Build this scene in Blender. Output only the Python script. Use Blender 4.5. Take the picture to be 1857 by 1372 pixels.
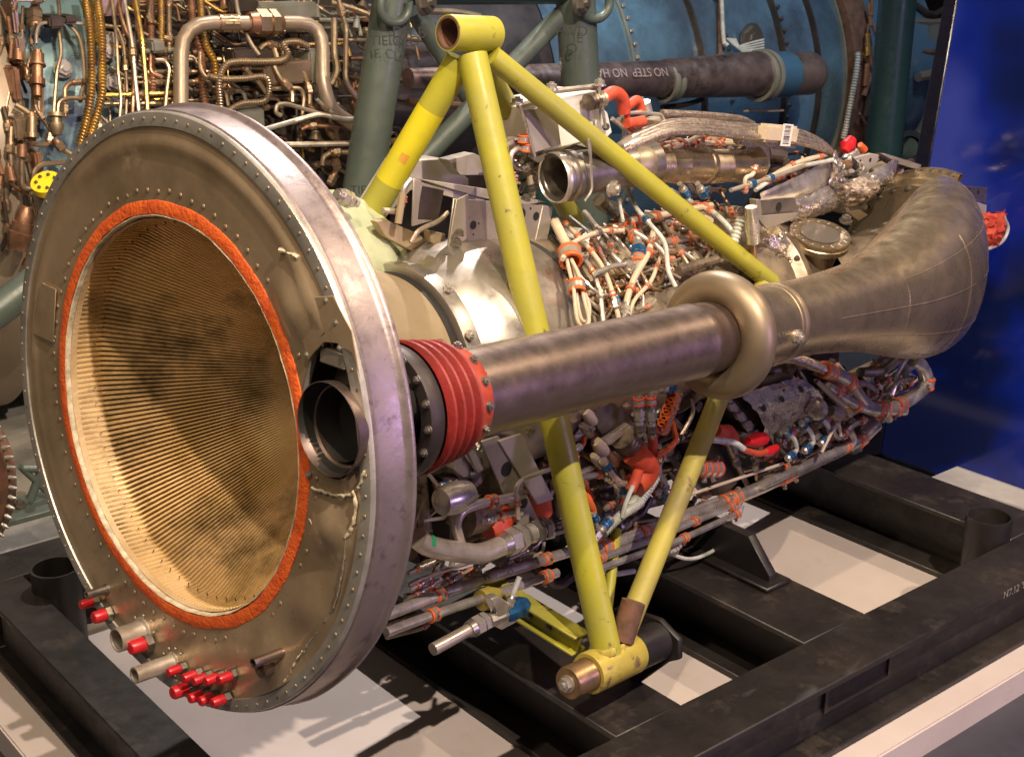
import bpy, bmesh, math, random
from mathutils import Vector as V, Matrix as M
from mathutils.geometry import delaunay_2d_cdt
random.seed(7)
R=math.radians; PI=math.pi
SC=bpy.context.scene
for o in list(bpy.data.objects): bpy.data.objects.remove(o)

# ---------------------------------------------------------------- camera
S=.5; H=1.75                       # half a metre per unit of the survey, camera 1.75 m above the hall floor
F=2522.; CX,CY=928.5,686.
PT,HD=R(19.35),R(50.8)
FW=V((math.cos(HD)*math.cos(PT),math.sin(HD)*math.cos(PT),-math.sin(PT)))
RT=V((math.sin(HD),-math.cos(HD),0)); UP=RT.cross(FW)
cam=bpy.data.cameras.new('camera'); co=bpy.data.objects.new('camera',cam); SC.collection.objects.link(co)
mw=M((RT,UP,-FW)).transposed().to_4x4(); mw.translation=V((0,0,H)); co.matrix_world=mw
cam.sensor_width=36; cam.lens=36*F/1857; cam.clip_start=.02; cam.clip_end=200
cam.dof.use_dof=True; cam.dof.focus_distance=2.75; cam.dof.aperture_fstop=11
SC.camera=co
SC.view_settings.view_transform='Standard'; SC.view_settings.look='None'; SC.view_settings.gamma=1
SC.view_settings.exposure=-.1
# ---------------------------------------------------------------- world and lamps
W=bpy.data.worlds.new('World'); SC.world=W; W.use_nodes=True
W.node_tree.nodes['Background'].inputs[0].default_value=(1,.9,.86,1)
W.node_tree.nodes['Background'].inputs[1].default_value=.05
TGT=V((1.9,1.95,.9))
def lamp(name,kind,loc,tgt,power,color,size=.1,**k):
    l=bpy.data.lights.new(name,kind); l.energy=power; l.color=color
    if kind=='AREA': l.size=size
    if kind=='SPOT': l.shadow_soft_size=size; l.spot_size=R(k.get('cone',50)); l.spot_blend=k.get('blend',.4)
    o=bpy.data.objects.new(name,l); SC.collection.objects.link(o); o.location=loc
    o.rotation_euler=(V(tgt)-V(loc)).to_track_quat('-Z','Y').to_euler(); return o
lamp('high_spot','SPOT',TGT+V((-.45,-.40,1)).normalized()*4.3,TGT,380,(1,.78,.54),.035,cone=60)
lamp('key_spot','SPOT',TGT+V((-.17,-.66,.74)).normalized()*4.4,TGT,980,(1,.82,.66),.035,cone=62)
lamp('cross_spot','SPOT',(4.6,-.1,4.6),(2.2,1.7,.8),460,(1,.78,.54),.03,cone=55)
lamp('back_spot','SPOT',(3.6,4.2,4.4),(1.9,1.6,.0),700,(1,.9,.84),.03,cone=60)
lamp('violet_lamp','AREA',(3.4,-1.6,1.35),(1.6,1.6,.9),36,(.74,.48,1),.6)
lamp('fill_wash','AREA',(-1.2,.9,3.6),(1.2,2.2,.8),58,(1,.78,.56),2.0)  # unseen fill lamp, added to brighten the front plate
lamp('rear_hall_spot','SPOT',(1.2,.9,4.8),(2.6,4.0,1.1),215,(1,.80,.52),.1,cone=58)
lamp('blue_hall_spot','SPOT',(4.6,1.6,4.4),(4.8,4.1,1.4),330,(.6,.8,1),.2,cone=60)

# ---------------------------------------------------------------- coordinates
def wv(a): return V((a[0]*S,a[1]*S,a[2]*S+H))
A_,B_=R(7.6),R(-5.1)
E1=V((math.cos(A_)*math.cos(B_),math.sin(A_)*math.cos(B_),math.sin(B_)))
E2=E1.cross(V((0,0,1))).normalized(); E3=E2.cross(E1)
C0=V((1.852,4.058,-1.655))
def eng(s,l,u): return wv(C0+E1*s+E2*l+E3*u)        # engine frame: along the shaft, toward the near side, up
def ray(x,y): return FW+RT*((x-CX)/F)-UP*((y-CY)/F)
def LP(l):
    P=C0+E2*l
    def f(x,y):
        d=ray(x,y); return wv(d*(P.dot(E2)/d.dot(E2)))
    return f
def SP(s):
    P=C0+E1*s
    def f(x,y):
        d=ray(x,y); return wv(d*(P.dot(E1)/d.dot(E1)))
    return f
def UPL(u):
    P=C0+E3*u
    def f(x,y):
        d=ray(x,y); return wv(d*(P.dot(E3)/d.dot(E3)))
    return f
def PC(r):
    def f(x,y):
        d=ray(x,y); dp=d-E1*d.dot(E1); cp=C0-E1*C0.dot(E1)
        a=dp.dot(dp); b=-2*dp.dot(cp); c=cp.dot(cp)-r*r; D=max(0,b*b-4*a*c)
        return wv(d*((-b-math.sqrt(D))/(2*a)))
    return f
def YP(y0):
    def f(x,y):
        d=ray(x,y); return wv(d*(y0/d.y))
    return f
def XP(x0):
    def f(x,y):
        d=ray(x,y); return wv(d*(x0/d.x))
    return f
def ZP(z0):
    def f(x,y):
        d=ray(x,y); return wv(d*(z0/d.z))
    return f
def px(p,n): return n*(p-V((0,0,H))).dot(FW)/F      # n pixels of the photograph at point p, in metres

# ---------------------------------------------------------------- materials
MATS={}
def mat(name,c,metal=0.,rough=.5,c2=None,ns=6.,lo=.4,hi=.65,bump=.0,bs=60.,c3=None,n3=18.,lo3=.6,hi3=.72,aniso=0,emit=None,es=1,rv=.12,coat=0):
    m=bpy.data.materials.new(name); m.use_nodes=True; nt=m.node_tree; N=nt.nodes; L=nt.links
    b=N['Principled BSDF']; b.inputs['Metallic'].default_value=metal; b.inputs['Roughness'].default_value=rough
    b.inputs['Base Color'].default_value=(*c,1)
    if coat: b.inputs['Coat Weight'].default_value=coat
    tc=N.new('ShaderNodeTexCoord')
    cur=None
    def noise(sc,det=6,ro=.6):
        n=N.new('ShaderNodeTexNoise'); n.inputs['Scale'].default_value=sc; n.inputs['Detail'].default_value=det; n.inputs['Roughness'].default_value=ro
        L.new(tc.outputs['Object'],n.inputs['Vector']); return n
    if c2 is not None:
        n=noise(ns); r=N.new('ShaderNodeMapRange'); r.inputs[1].default_value=lo; r.inputs[2].default_value=hi; L.new(n.outputs[0],r.inputs[0])
        mx=N.new('ShaderNodeMix'); mx.data_type='RGBA'; mx.inputs[6].default_value=(*c,1); mx.inputs[7].default_value=(*c2,1)
        L.new(r.outputs[0],mx.inputs[0]); cur=mx.outputs[2]
    if c3 is not None:
        n=noise(n3,8,.7); r=N.new('ShaderNodeMapRange'); r.inputs[1].default_value=lo3; r.inputs[2].default_value=hi3; L.new(n.outputs[0],r.inputs[0])
        mx=N.new('ShaderNodeMix'); mx.data_type='RGBA'; mx.inputs[7].default_value=(*c3,1)
        if cur: L.new(cur,mx.inputs[6])
        else: mx.inputs[6].default_value=(*c,1)
        L.new(r.outputs[0],mx.inputs[0]); cur=mx.outputs[2]
    if cur: L.new(cur,b.inputs['Base Color'])
    if rv:
        n=noise(22,5,.65); r=N.new('ShaderNodeMapRange'); r.inputs[1].default_value=.3; r.inputs[2].default_value=.7
        r.inputs[3].default_value=max(.05,rough-rv); r.inputs[4].default_value=min(1,rough+rv); L.new(n.outputs[0],r.inputs[0]); L.new(r.outputs[0],b.inputs['Roughness'])
    if bump:
        n=noise(bs,4,.6); bp=N.new('ShaderNodeBump'); bp.inputs['Strength'].default_value=bump; bp.inputs['Distance'].default_value=.004
        L.new(n.outputs[0],bp.inputs['Height']); L.new(bp.outputs[0],b.inputs['Normal'])
    if emit: b.inputs['Emission Color'].default_value=(*emit,1); b.inputs['Emission Strength'].default_value=es
    MATS[name]=m; return m
mat('plate',(.50,.375,.24),.55,.34,c2=(.22,.16,.09),ns=3.0,lo=.42,hi=.70,c3=(.55,.42,.27),n3=11,bump=.12,bs=30)
mat('plate_edge',(.50,.47,.42),.6,.4,c2=(.34,.32,.28),ns=12,bump=.1)
mat('barrel',(.33,.27,.265),.7,.42,c2=(.25,.20,.20),ns=4,lo=.42,hi=.75,c3=(.12,.09,.11),n3=34,lo3=.56,hi3=.74,bump=.15,bs=45)
mat('steel',(.66,.62,.56),.72,.32,c2=(.4,.36,.31),ns=20)
mat('steel_dark',(.30,.27,.24),.85,.42,c2=(.16,.14,.12),ns=14)
mat('bright',(.46,.42,.38),.88,.36,c2=(.5,.46,.41),ns=3,lo=.45,hi=.75,c3=(.36,.31,.26),n3=30,lo3=.6,hi3=.8)
mat('tube',(.62,.56,.48),.65,.36,c2=(.42,.36,.29),ns=16)
mat('tan',(.42,.33,.20),.35,.55,c2=(.30,.23,.14),ns=4,lo=.35,hi=.7,bump=.05)
mat('pipe',(.27,.205,.18),.9,.36,c2=(.21,.16,.145),ns=3,lo=.35,hi=.7,c3=(.32,.25,.18),n3=40,lo3=.5,hi3=.8,bump=.03,bs=160,rv=.07)
mat('duct_dull',(.30,.235,.16),.75,.48,c2=(.28,.22,.14),ns=4,bump=.03,rv=.06)
mat('seam',(.60,.48,.34),.7,.35,c2=(.4,.31,.22),ns=60)
mat('duct',(.52,.41,.27),.88,.30,c2=(.46,.36,.24),ns=2.2,lo=.35,hi=.7,c3=(.56,.46,.35),n3=26,lo3=.6,hi3=.8,bump=.025,bs=30,rv=.08)
mat('gold',(.86,.62,.32),.3,.48,c2=(.62,.42,.15),ns=5,lo=.4,hi=.65,c3=(.16,.10,.035),n3=4,lo3=.50,hi3=.66)
gm=MATS['gold']; gn=gm.node_tree; gp=gn.nodes.new('ShaderNodeNewGeometry')   # dark streaks run on from rib to rib
for n_ in gn.nodes:
    if n_.type=='TEX_NOISE' and n_.inputs['Scale'].default_value<6: gn.links.new(gp.outputs['Position'],n_.inputs['Vector'])
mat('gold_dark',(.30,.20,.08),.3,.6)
mat('cream',(.68,.50,.30),.2,.6,c2=(.52,.36,.19),ns=9,c3=(.25,.12,.06),n3=40,lo3=.68,hi3=.78,bump=.4,bs=110)
mat('orange_seal',(.86,.15,.02),0,.7,c2=(.70,.10,.02),ns=30,c3=(.30,.07,.03),n3=60,lo3=.6,hi3=.75,bump=.8,bs=130)
mat('sealant',(.70,.62,.45),0,.7,c2=(.4,.33,.22),ns=60)
mat('clamp_orange',(.80,.16,.03),0,.55,c2=(.55,.09,.02),ns=30)
mat('red_rubber',(.26,.024,.02),0,.5,c2=(.18,.018,.015),ns=12,c3=(.34,.05,.03),n3=40,bump=.3,bs=90)
mat('orange_flange',(.42,.06,.03),0,.5,c2=(.30,.04,.02),ns=25,c3=(.2,.14,.12),n3=18,lo3=.62,hi3=.7,bump=.3)
mat('red_cap',(.58,.012,.02),0,.35,c2=(.38,.012,.02),ns=14,c3=(.2,.05,.04),n3=60,lo3=.64,hi3=.75)
mat('red_boot',(.58,.085,.035),0,.55,c2=(.40,.04,.02),ns=20,bump=.2)
mat('yellow',(.40,.38,.03),0,.42,c2=(.31,.29,.06),ns=4,lo=.4,hi=.7,c3=(.14,.10,.03),n3=22,lo3=.62,hi3=.68,bump=.12,bs=50)
mat('yellow_bright',(.66,.58,.02),0,.35,c2=(.56,.50,.03),ns=9)
mat('smudge',(.62,.26,.05),0,.6,c2=(.50,.42,.04),ns=45,lo=.42,hi=.58)
mat('yellow_old',(.40,.35,.06),.05,.5,c2=(.27,.23,.07),ns=5,c3=(.12,.08,.03),n3=18,lo3=.6,hi3=.7,bump=.15)
mat('yellow_worn',(.50,.40,.08),.2,.5,c2=(.40,.33,.05),ns=20,c3=(.15,.09,.05),n3=28,lo3=.55,hi3=.65,bump=.3,bs=80)
mat('bronze',(.42,.27,.14),.8,.4,c2=(.25,.16,.09),ns=25)
mat('rust',(.22,.11,.07),.3,.7,c2=(.10,.06,.04),ns=25,bump=.3)
mat('black_paint',(.014,.012,.012),.0,.46,c2=(.030,.025,.022),ns=3.5,lo=.4,hi=.65,c3=(.085,.068,.052),n3=9,lo3=.56,hi3=.8,bump=.12,bs=40)
mat('plinth',(.58,.51,.48),0,.55,c2=(.52,.455,.42),ns=3,c3=(.50,.40,.34),n3=9,lo3=.6,hi3=.8)
mat('plinth_side',(.05,.05,.06),0,.5)
mat('hall_floor',(.05,.05,.065),0,.45,c2=(.035,.035,.05),ns=3)
mat('concrete',(.30,.28,.25),0,.7,c2=(.2,.19,.17),ns=6,c3=(.4,.37,.33),n3=25,bump=.2)
mat('blue_fit',(.04,.20,.44),.6,.3,c2=(.02,.07,.2),ns=40)
mat('white_hose',(.60,.60,.55),.1,.5,c2=(.40,.42,.38),ns=30)
mat('ivory',(.58,.48,.35),0,.55,c2=(.5,.42,.3),ns=40)
mat('gray_sheet',(.36,.32,.26),.4,.45,c2=(.26,.23,.19),ns=6,bump=.05)
mat('box_gray',(.46,.42,.36),.25,.5,c2=(.36,.32,.28),ns=5)
mat('padding',(.42,.46,.28),0,.65,c2=(.30,.34,.2),ns=8,bump=.5,bs=18)
mat('foil',(.62,.57,.52),.8,.26,c2=(.48,.43,.39),ns=20,bump=1.0,bs=38)
mat('wrap',(.46,.38,.30),.5,.5,c2=(.20,.15,.11),ns=50,lo=.42,hi=.58,bump=1.0,bs=70)
mat('braid',(.55,.46,.38),.8,.36,c2=(.34,.27,.22),ns=140,lo=.45,hi=.55,bump=.4,bs=260)
mat('casing',(.24,.19,.14),.7,.45,c2=(.42,.34,.24),ns=7,lo=.45,hi=.55,c3=(.08,.06,.05),n3=16,lo3=.55,hi3=.65,bump=.3,bs=50)
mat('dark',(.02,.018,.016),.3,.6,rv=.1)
mat('soot',(.045,.035,.035),.5,.45,c2=(.08,.06,.055),ns=8)
mat('glassy',(.16,.14,.13),.3,.15,c2=(.22,.19,.17),ns=6)
mat('label_white',(.75,.72,.66),0,.5)
mat('ink',(.03,.03,.03),0,.6)
mat('green_stand',(.10,.125,.105),.1,.38,c2=(.075,.095,.085),ns=6,c3=(.16,.18,.14),n3=22,lo3=.66,hi3=.75,bump=.06)
mat('green_dark',(.018,.045,.045),.1,.35)
mat('bg_blue',(.17,.32,.46),.55,.3,c2=(.10,.15,.22),ns=2.2,lo=.42,hi=.6,c3=(.40,.41,.40),n3=6,lo3=.6,hi3=.75,bump=.08,bs=30)
mat('bg_teal',(.28,.44,.48),.5,.35,c2=(.07,.10,.17),ns=4,lo=.45,hi=.6,bump=.1)
mat('bg_tube',(.38,.29,.19),.75,.36,c2=(.30,.22,.15),ns=10)
mat('bg_brass',(.62,.42,.12),.85,.34,c2=(.36,.22,.10),ns=20)
mat('bg_pipe',(.33,.26,.19),.5,.4,c2=(.32,.26,.2),ns=8)
mat('bg_dark',(.05,.04,.035),.5,.5,c2=(.10,.075,.055),ns=9)
mat('bg_gray',(.27,.27,.22),.3,.5,c2=(.18,.18,.15),ns=7)
mat('bg_copper',(.40,.22,.13),.7,.4,c2=(.2,.1,.06),ns=20)
mat('nostep',(.40,.30,.28),.8,.34,c2=(.18,.13,.14),ns=5,c3=(.06,.05,.05),n3=7,lo3=.5,hi3=.7)
mat('blue_band',(.05,.13,.22),.3,.4)
mat('pink_print',(.30,.23,.215),0,.6)
mat('yellow_cap',(.85,.60,.02),0,.4)
mat('green_tape',(.02,.24,.10),0,.5)
mat('screen_frame',(.008,.008,.02),0,.25)
# display screen: lit, glossy; reflections and fall-off painted into the blue glow
m=mat('screen',(.005,.01,.06),0,.12,rv=0); nt=m.node_tree; b=nt.nodes['Principled BSDF']
n=nt.nodes.new('ShaderNodeTexNoise'); n.inputs['Scale'].default_value=2.6; n.inputs['Detail'].default_value=2
tc=nt.nodes['Texture Coordinate']; nt.links.new(tc.outputs['Object'],n.inputs['Vector'])
cr=nt.nodes.new('ShaderNodeValToRGB'); cr.color_ramp.elements[0].position=.36; cr.color_ramp.elements[0].color=(.0005,.002,.015,1)
cr.color_ramp.elements[1].position=.66; cr.color_ramp.elements[1].color=(.05,.06,.30,1)
e=cr.color_ramp.elements.new(.5); e.color=(.002,.012,.19,1)
sx=nt.nodes.new('ShaderNodeSeparateXYZ'); nt.links.new(tc.outputs['Object'],sx.inputs[0])
mr=nt.nodes.new('ShaderNodeMapRange'); mr.inputs[1].default_value=.2; mr.inputs[2].default_value=1.7; mr.inputs[3].default_value=-.14; mr.inputs[4].default_value=.13; nt.links.new(sx.outputs[2],mr.inputs[0])
my=nt.nodes.new('ShaderNodeMapRange'); my.inputs[1].default_value=1.7; my.inputs[2].default_value=2.4; my.inputs[3].default_value=-.16; my.inputs[4].default_value=.03; nt.links.new(sx.outputs[1],my.inputs[0])
a1=nt.nodes.new('ShaderNodeMath'); a2=nt.nodes.new('ShaderNodeMath'); nt.links.new(n.outputs[0],a1.inputs[0]); nt.links.new(mr.outputs[0],a1.inputs[1]); nt.links.new(a1.outputs[0],a2.inputs[0]); nt.links.new(my.outputs[0],a2.inputs[1])
nt.links.new(a2.outputs[0],cr.inputs[0]); nt.links.new(cr.outputs[0],b.inputs['Emission Color']); b.inputs['Emission Strength'].default_value=.62

# ---------------------------------------------------------------- objects
COL=SC.collection
def thing(name,loc,label,cat,group=None):
    o=bpy.data.objects.new(name,None); COL.objects.link(o); o.location=loc; o.empty_display_size=.1
    o['label']=label; o['category']=cat
    if group: o['group']=group
    return o
def rootloc(p):
    q=p; l=V((0,0,0))
    while q is not None: l+=q.location if q.type=='EMPTY' else V((0,0,0)); q=q.parent
    return l
def link(o,parent):
    COL.objects.link(o)
    if parent:
        o.parent=parent
        if parent.type=='EMPTY': o.matrix_parent_inverse=M.Translation(-parent.location)
        else: o.matrix_parent_inverse=parent.matrix_basis.inverted()
    return o
def obj(name,me,mt,parent=None,label=None,kind=None):
    o=bpy.data.objects.new(name,me)
    if mt and not me.materials:
        for x in (mt if isinstance(mt,(list,tuple)) else [mt]): me.materials.append(MATS[x])
    link(o,parent)
    if label: o['label']=label
    if kind: o['kind']=kind
    return o
def inst(name,me,mtx,parent,label=None):
    "instance of a shared mesh placed by a world matrix (parents keep identity transforms, the roots excepted)"
    o=bpy.data.objects.new(name,me); link(o,parent); o.matrix_basis=mtx
    if label: o['label']=label
    if me.name in TX: o['kind']='stuff'
    return o
def mesh(vs,fs,smooth=True,mi=None):
    me=bpy.data.meshes.new('m'); me.from_pydata([tuple(v) for v in vs],[],fs); me.update()
    bm=bmesh.new(); bm.from_mesh(me); bmesh.ops.recalc_face_normals(bm,faces=bm.faces); bm.to_mesh(me); bm.free()
    if smooth:
        me.polygons.foreach_set('use_smooth',[True]*len(me.polygons))
        try: me.set_sharp_from_angle(angle=R(38))
        except Exception: pass
    return me
class MB:
    def __init__(s): s.v=[]; s.f=[]
    def add(s,vs,fs):
        b=len(s.v); s.v+= [tuple(v) for v in vs]; s.f+=[tuple(i+b for i in f) for f in fs]; return s
    def box(s,c,ax,hs):
        vs=[c+ax[0]*(hs[0]*i)+ax[1]*(hs[1]*j)+ax[2]*(hs[2]*k) for i in(-1,1) for j in(-1,1) for k in(-1,1)]
        return s.add(vs,[(0,1,3,2),(4,6,7,5),(0,4,5,1),(2,3,7,6),(0,2,6,4),(1,5,7,3)])
    def cyl(s,a,b,r,n=16,r2=None,cap=True):
        r2=r if r2 is None else r2
        d=(b-a).normalized(); u=d.orthogonal().normalized(); w=d.cross(u); vs=[]
        for p,q in((a,r),(b,r2)):
            for i in range(n): t=2*PI*i/n; vs.append(p+(u*math.cos(t)+w*math.sin(t))*q)
        fs=[(i,(i+1)%n,n+(i+1)%n,n+i) for i in range(n)]
        if cap: fs+=[tuple(range(n)),tuple(range(2*n-1,n-1,-1))]
        return s.add(vs,fs)
    def lathe(s,o,d,prof,n=48,t0=0,t1=2*PI,u=None,wob=None):
        u=u or d.orthogonal().normalized(); w=d.cross(u); full=abs(t1-t0-2*PI)<1e-6
        m=n if full else n+1; vs=[]
        for a,r in prof:
            for i in range(m):
                t=t0+(t1-t0)*i/n; rr=r*(1+(wob(a,t) if wob else 0)); vs.append(o+d*a+(u*math.cos(t)+w*math.sin(t))*rr)
        fs=[]
        for j in range(len(prof)-1):
            for i in range(n):
                k=(i+1)%m; fs.append((j*m+i,j*m+k,(j+1)*m+k,(j+1)*m+i))
        return s.add(vs,fs)
    def sweep(s,pts,rad,n=10,cap=True):
        N=len(pts); rad=rad if isinstance(rad,(list,tuple)) else [rad]*N
        T=[(pts[min(i+1,N-1)]-pts[max(i-1,0)]).normalized() for i in range(N)]
        u=T[0].orthogonal().normalized(); vs=[]
        for i in range(N):
            u=(u-T[i]*u.dot(T[i])).normalized(); w=T[i].cross(u)
            for k in range(n): t=2*PI*k/n; vs.append(pts[i]+(u*math.cos(t)+w*math.sin(t))*rad[i])
        fs=[(i*n+k,i*n+(k+1)%n,(i+1)*n+(k+1)%n,(i+1)*n+k) for i in range(N-1) for k in range(n)]
        if cap: fs+=[tuple(range(n)),tuple(range(N*n-1,N*n-n-1,-1))]
        return s.add(vs,fs)
    def prism(s,poly,off):
        n=len(poly); return s.add(list(poly)+[p+off for p in poly],[tuple(range(n)),tuple(range(2*n-1,n-1,-1))]+[(i,(i+1)%n,n+(i+1)%n,n+i) for i in range(n)])
    def me(s,smooth=True): return mesh(s.v,s.f,smooth)
def bevel(me,w=.003,seg=2):
    bm=bmesh.new(); bm.from_mesh(me)
    bmesh.ops.remove_doubles(bm,verts=bm.verts,dist=1e-6)
    ed=[e for e in bm.edges if len(e.link_faces)==2 and e.calc_face_angle(0)>.5]
    bmesh.ops.bevel(bm,geom=ed,offset=w,segments=seg,affect='EDGES',clamp_overlap=True)
    bm.to_mesh(me); bm.free(); me.polygons.foreach_set('use_smooth',[True]*len(me.polygons))
    try: me.set_sharp_from_angle(angle=R(40))
    except Exception: pass
    return me
def fillet(P,rad=.02,n=4):
    out=[P[0]]
    for i in range(1,len(P)-1):
        a,b,c=P[i-1],P[i],P[i+1]; d1=(a-b); d2=(c-b); r=min(rad,d1.length*.45,d2.length*.45)
        p=b+d1.normalized()*r; q=b+d2.normalized()*r
        for k in range(n+1):
            t=k/n; out.append(p*(1-t)**2+b*2*t*(1-t)+q*t*t)
    out.append(P[-1]); return out
def catmull(P,n=6):
    out=[]; Q=[P[0]*2-P[1]]+list(P)+[P[-1]*2-P[-2]]
    for i in range(1,len(Q)-2):
        a,b,c,d=Q[i-1:i+3]
        for k in range(n):
            t=k/n; out.append(.5*((2*b)+(c-a)*t+(2*a-5*b+4*c-d)*t*t+(3*b-a-3*c+d)*t**3))
    out.append(P[-1]); return out
def resample(P,step):
    L=[0]
    for i in range(1,len(P)): L.append(L[-1]+(P[i]-P[i-1]).length)
    n=max(2,int(L[-1]/step)); out=[]; j=0
    for k in range(n+1):
        t=L[-1]*k/n
        while j<len(P)-2 and L[j+1]<t: j+=1
        f=(t-L[j])/max(1e-9,L[j+1]-L[j]); out.append(P[j].lerp(P[j+1],min(1,f)))
    return out
def at(P,f):
    L=[0]
    for i in range(1,len(P)): L.append(L[-1]+(P[i]-P[i-1]).length)
    t=L[-1]*f
    for j in range(len(P)-1):
        if L[j+1]>=t: break
    q=(t-L[j])/max(1e-9,L[j+1]-L[j]); return P[j].lerp(P[j+1],q),(P[j+1]-P[j]).normalized()
def frame(p,d,s=1,roll=0,sz=None):
    u=d.orthogonal().normalized(); u=M.Rotation(roll,3,d)@u; w=d.cross(u)
    m=M((u*s,w*s,d*(sz if sz else s))).transposed().to_4x4(); m.translation=p; return m
# shared small pieces (unit size, axis = Z)
Z=V((0,0,1)); X=V((1,0,0)); Y=V((0,1,0)); O=V((0,0,0))
def shared(mb,mts,smooth=True,mi=None):
    me=mb.me(smooth)
    for x in mts: me.materials.append(MATS[x])
    if mi:
        for k,(a,b) in enumerate(mi):
            for p in me.polygons[a:b]: p.material_index=k
    return me
def multi(parts):
    "several MB pieces with their own materials in one shared mesh"
    mb=MB(); rng=[]
    for q,_ in parts: a=len(mb.f); mb.add(q.v,q.f); rng.append((a,len(mb.f)))
    me=bpy.data.meshes.new('m'); me.from_pydata(mb.v,[],mb.f); me.update()
    idx={}; 
    for (a,b),(_,mt) in zip(rng,parts):
        if mt not in idx: idx[mt]=len(me.materials); me.materials.append(MATS[mt])
        for p in me.polygons[a:b]: p.material_index=idx[mt]
    bm=bmesh.new(); bm.from_mesh(me); bmesh.ops.recalc_face_normals(bm,faces=bm.faces); bm.to_mesh(me); bm.free()
    me.polygons.foreach_set('use_smooth',[True]*len(me.polygons))
    try: me.set_sharp_from_angle(angle=R(38))
    except Exception: pass
    return me
RIV=MB().lathe(O,Z,[(0,1),(.35,.85),(.6,.5),(.68,0.01)],10).me(); RIV.materials.append(MATS['plate_edge'])
RIVD=RIV.copy(); RIVD.materials.clear(); RIVD.materials.append(MATS['steel_dark'])
RIVP=RIV.copy(); RIVP.materials.clear(); RIVP.materials.append(MATS['plate'])
def hexbolt(m1):
    return multi([(MB().cyl(O,Z*.35,1.25,14),m1),(MB().cyl(Z*.35,Z*1.1,1,6),m1),(MB().cyl(Z*1.1,Z*1.45,.5,8),m1)])
BOLT=hexbolt('steel'); BOLTD=hexbolt('steel_dark')
def clampmesh(ring,band):
    return multi([(MB().lathe(O,Z,[(-1.05,1.02),(-1.08,1.38),(-.9,1.5),(-.62,1.47),(-.48,1.3),(.48,1.3),(.62,1.47),(.9,1.5),(1.08,1.38),(1.05,1.02)],16),ring),
        (MB().lathe(O,Z,[(-.48,1.3),(-.46,1.42),(.46,1.42),(.48,1.3)],16),band),
        (MB().box(V((0,1.75,0)),(X,Y,Z),(.12,.5,.3)).box(V((.3,1.75,0)),(X,Y,Z),(.12,.5,.3)),band),
        (MB().cyl(V((-.3,1.85,0)),V((.62,1.85,0)),.2,6),'steel_dark')])
CLO=clampmesh('clamp_orange','tube'); CLS=clampmesh('steel_dark','tube'); CLR=clampmesh('red_boot','steel')
def fitmesh(nut,slv):
    return multi([(MB().cyl(Z*-1.6,Z*-.5,1.35,12,1.5),slv),(MB().cyl(Z*-.5,Z*1.0,1.75,6),nut),(MB().cyl(Z*1.0,Z*1.3,1.45,12),slv),
       (MB().cyl(Z*1.3,Z*2.3,1.75,6),nut),(MB().cyl(Z*2.3,Z*3.1,1.5,12,1.15),slv)])
FIT=fitmesh('steel','bright'); FITB=fitmesh('blue_fit','steel'); FITD=fitmesh('bg_tube','bg_copper'); FITK=fitmesh('steel_dark','steel')

def addclamp(par,P,f,r,kind=CLO,k=1.0,name='clamp'):
    p,d=at(P,f); inst(name,kind,frame(p,d,r*k,random.uniform(0,6.28)),par)
def addfit(par,P,f,r,kind=FIT,name='fitting',flip=False):
    p,d=at(P,f); inst(name,kind,frame(p,-d if flip else d,r,random.uniform(0,1)),par)
def tube(par,mt,rp,D,pts,cl=(),ft=(),name='tube',bend=None,n=8,ck=CLO,fk=FIT,smooth=False,label=None,world=False,seg=4):
    "tube through pixel points on a depth surface D (or world points); clamps / fittings at fractions"
    P=pts if world else [D[i](*q) if isinstance(D,list) else D(*q) for i,q in enumerate(pts)]
    r=rp if world else px(P[len(P)//2],rp)
    Q=catmull(P,7) if smooth else fillet(P,bend or r*4.5,seg)
    o=obj(name,MB().sweep(Q,r,n).me(),mt,par,label)
    for f in cl: addclamp(o,Q,f,r*(.84 if r>.011 else 1),ck)
    for f in ft: addfit(o,Q,f,r,fk)
    return o,Q,r
def hose(par,mt,rp,D,pts,pitch=4.,amp=.13,name='hose',n=10,cl=(),ck=CLO,smooth=True,label=None,world=False):
    P=pts if world else [D(*q) for q in pts]; r=rp if world else px(P[len(P)//2],rp); pt=pitch if world else px(P[len(P)//2],pitch)
    Q=resample(catmull(P,8) if smooth else fillet(P,r*4),pt/4)
    rad=[r*(1+amp*math.cos(2*PI*i/4)) for i in range(len(Q))]
    o=obj(name,MB().sweep(Q,rad,n).me(),mt,par,label)
    for f in cl: addclamp(o,Q,f,r*1.08,ck)
    return o
TX=set()
def text(par,s,size,mtx,mt,name='lettering',ext=.0004):
    cu=bpy.data.curves.new('t','FONT'); cu.body=s; cu.size=size; cu.extrude=ext; cu.align_x='CENTER'; cu.align_y='CENTER'
    t=bpy.data.objects.new('t',cu); COL.objects.link(t); dg=bpy.context.evaluated_depsgraph_get(); me=bpy.data.meshes.new_from_object(t.evaluated_get(dg))
    bpy.data.objects.remove(t); TX.add(me.name); me.materials.clear(); me.materials.append(MATS[mt]); return me

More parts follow.
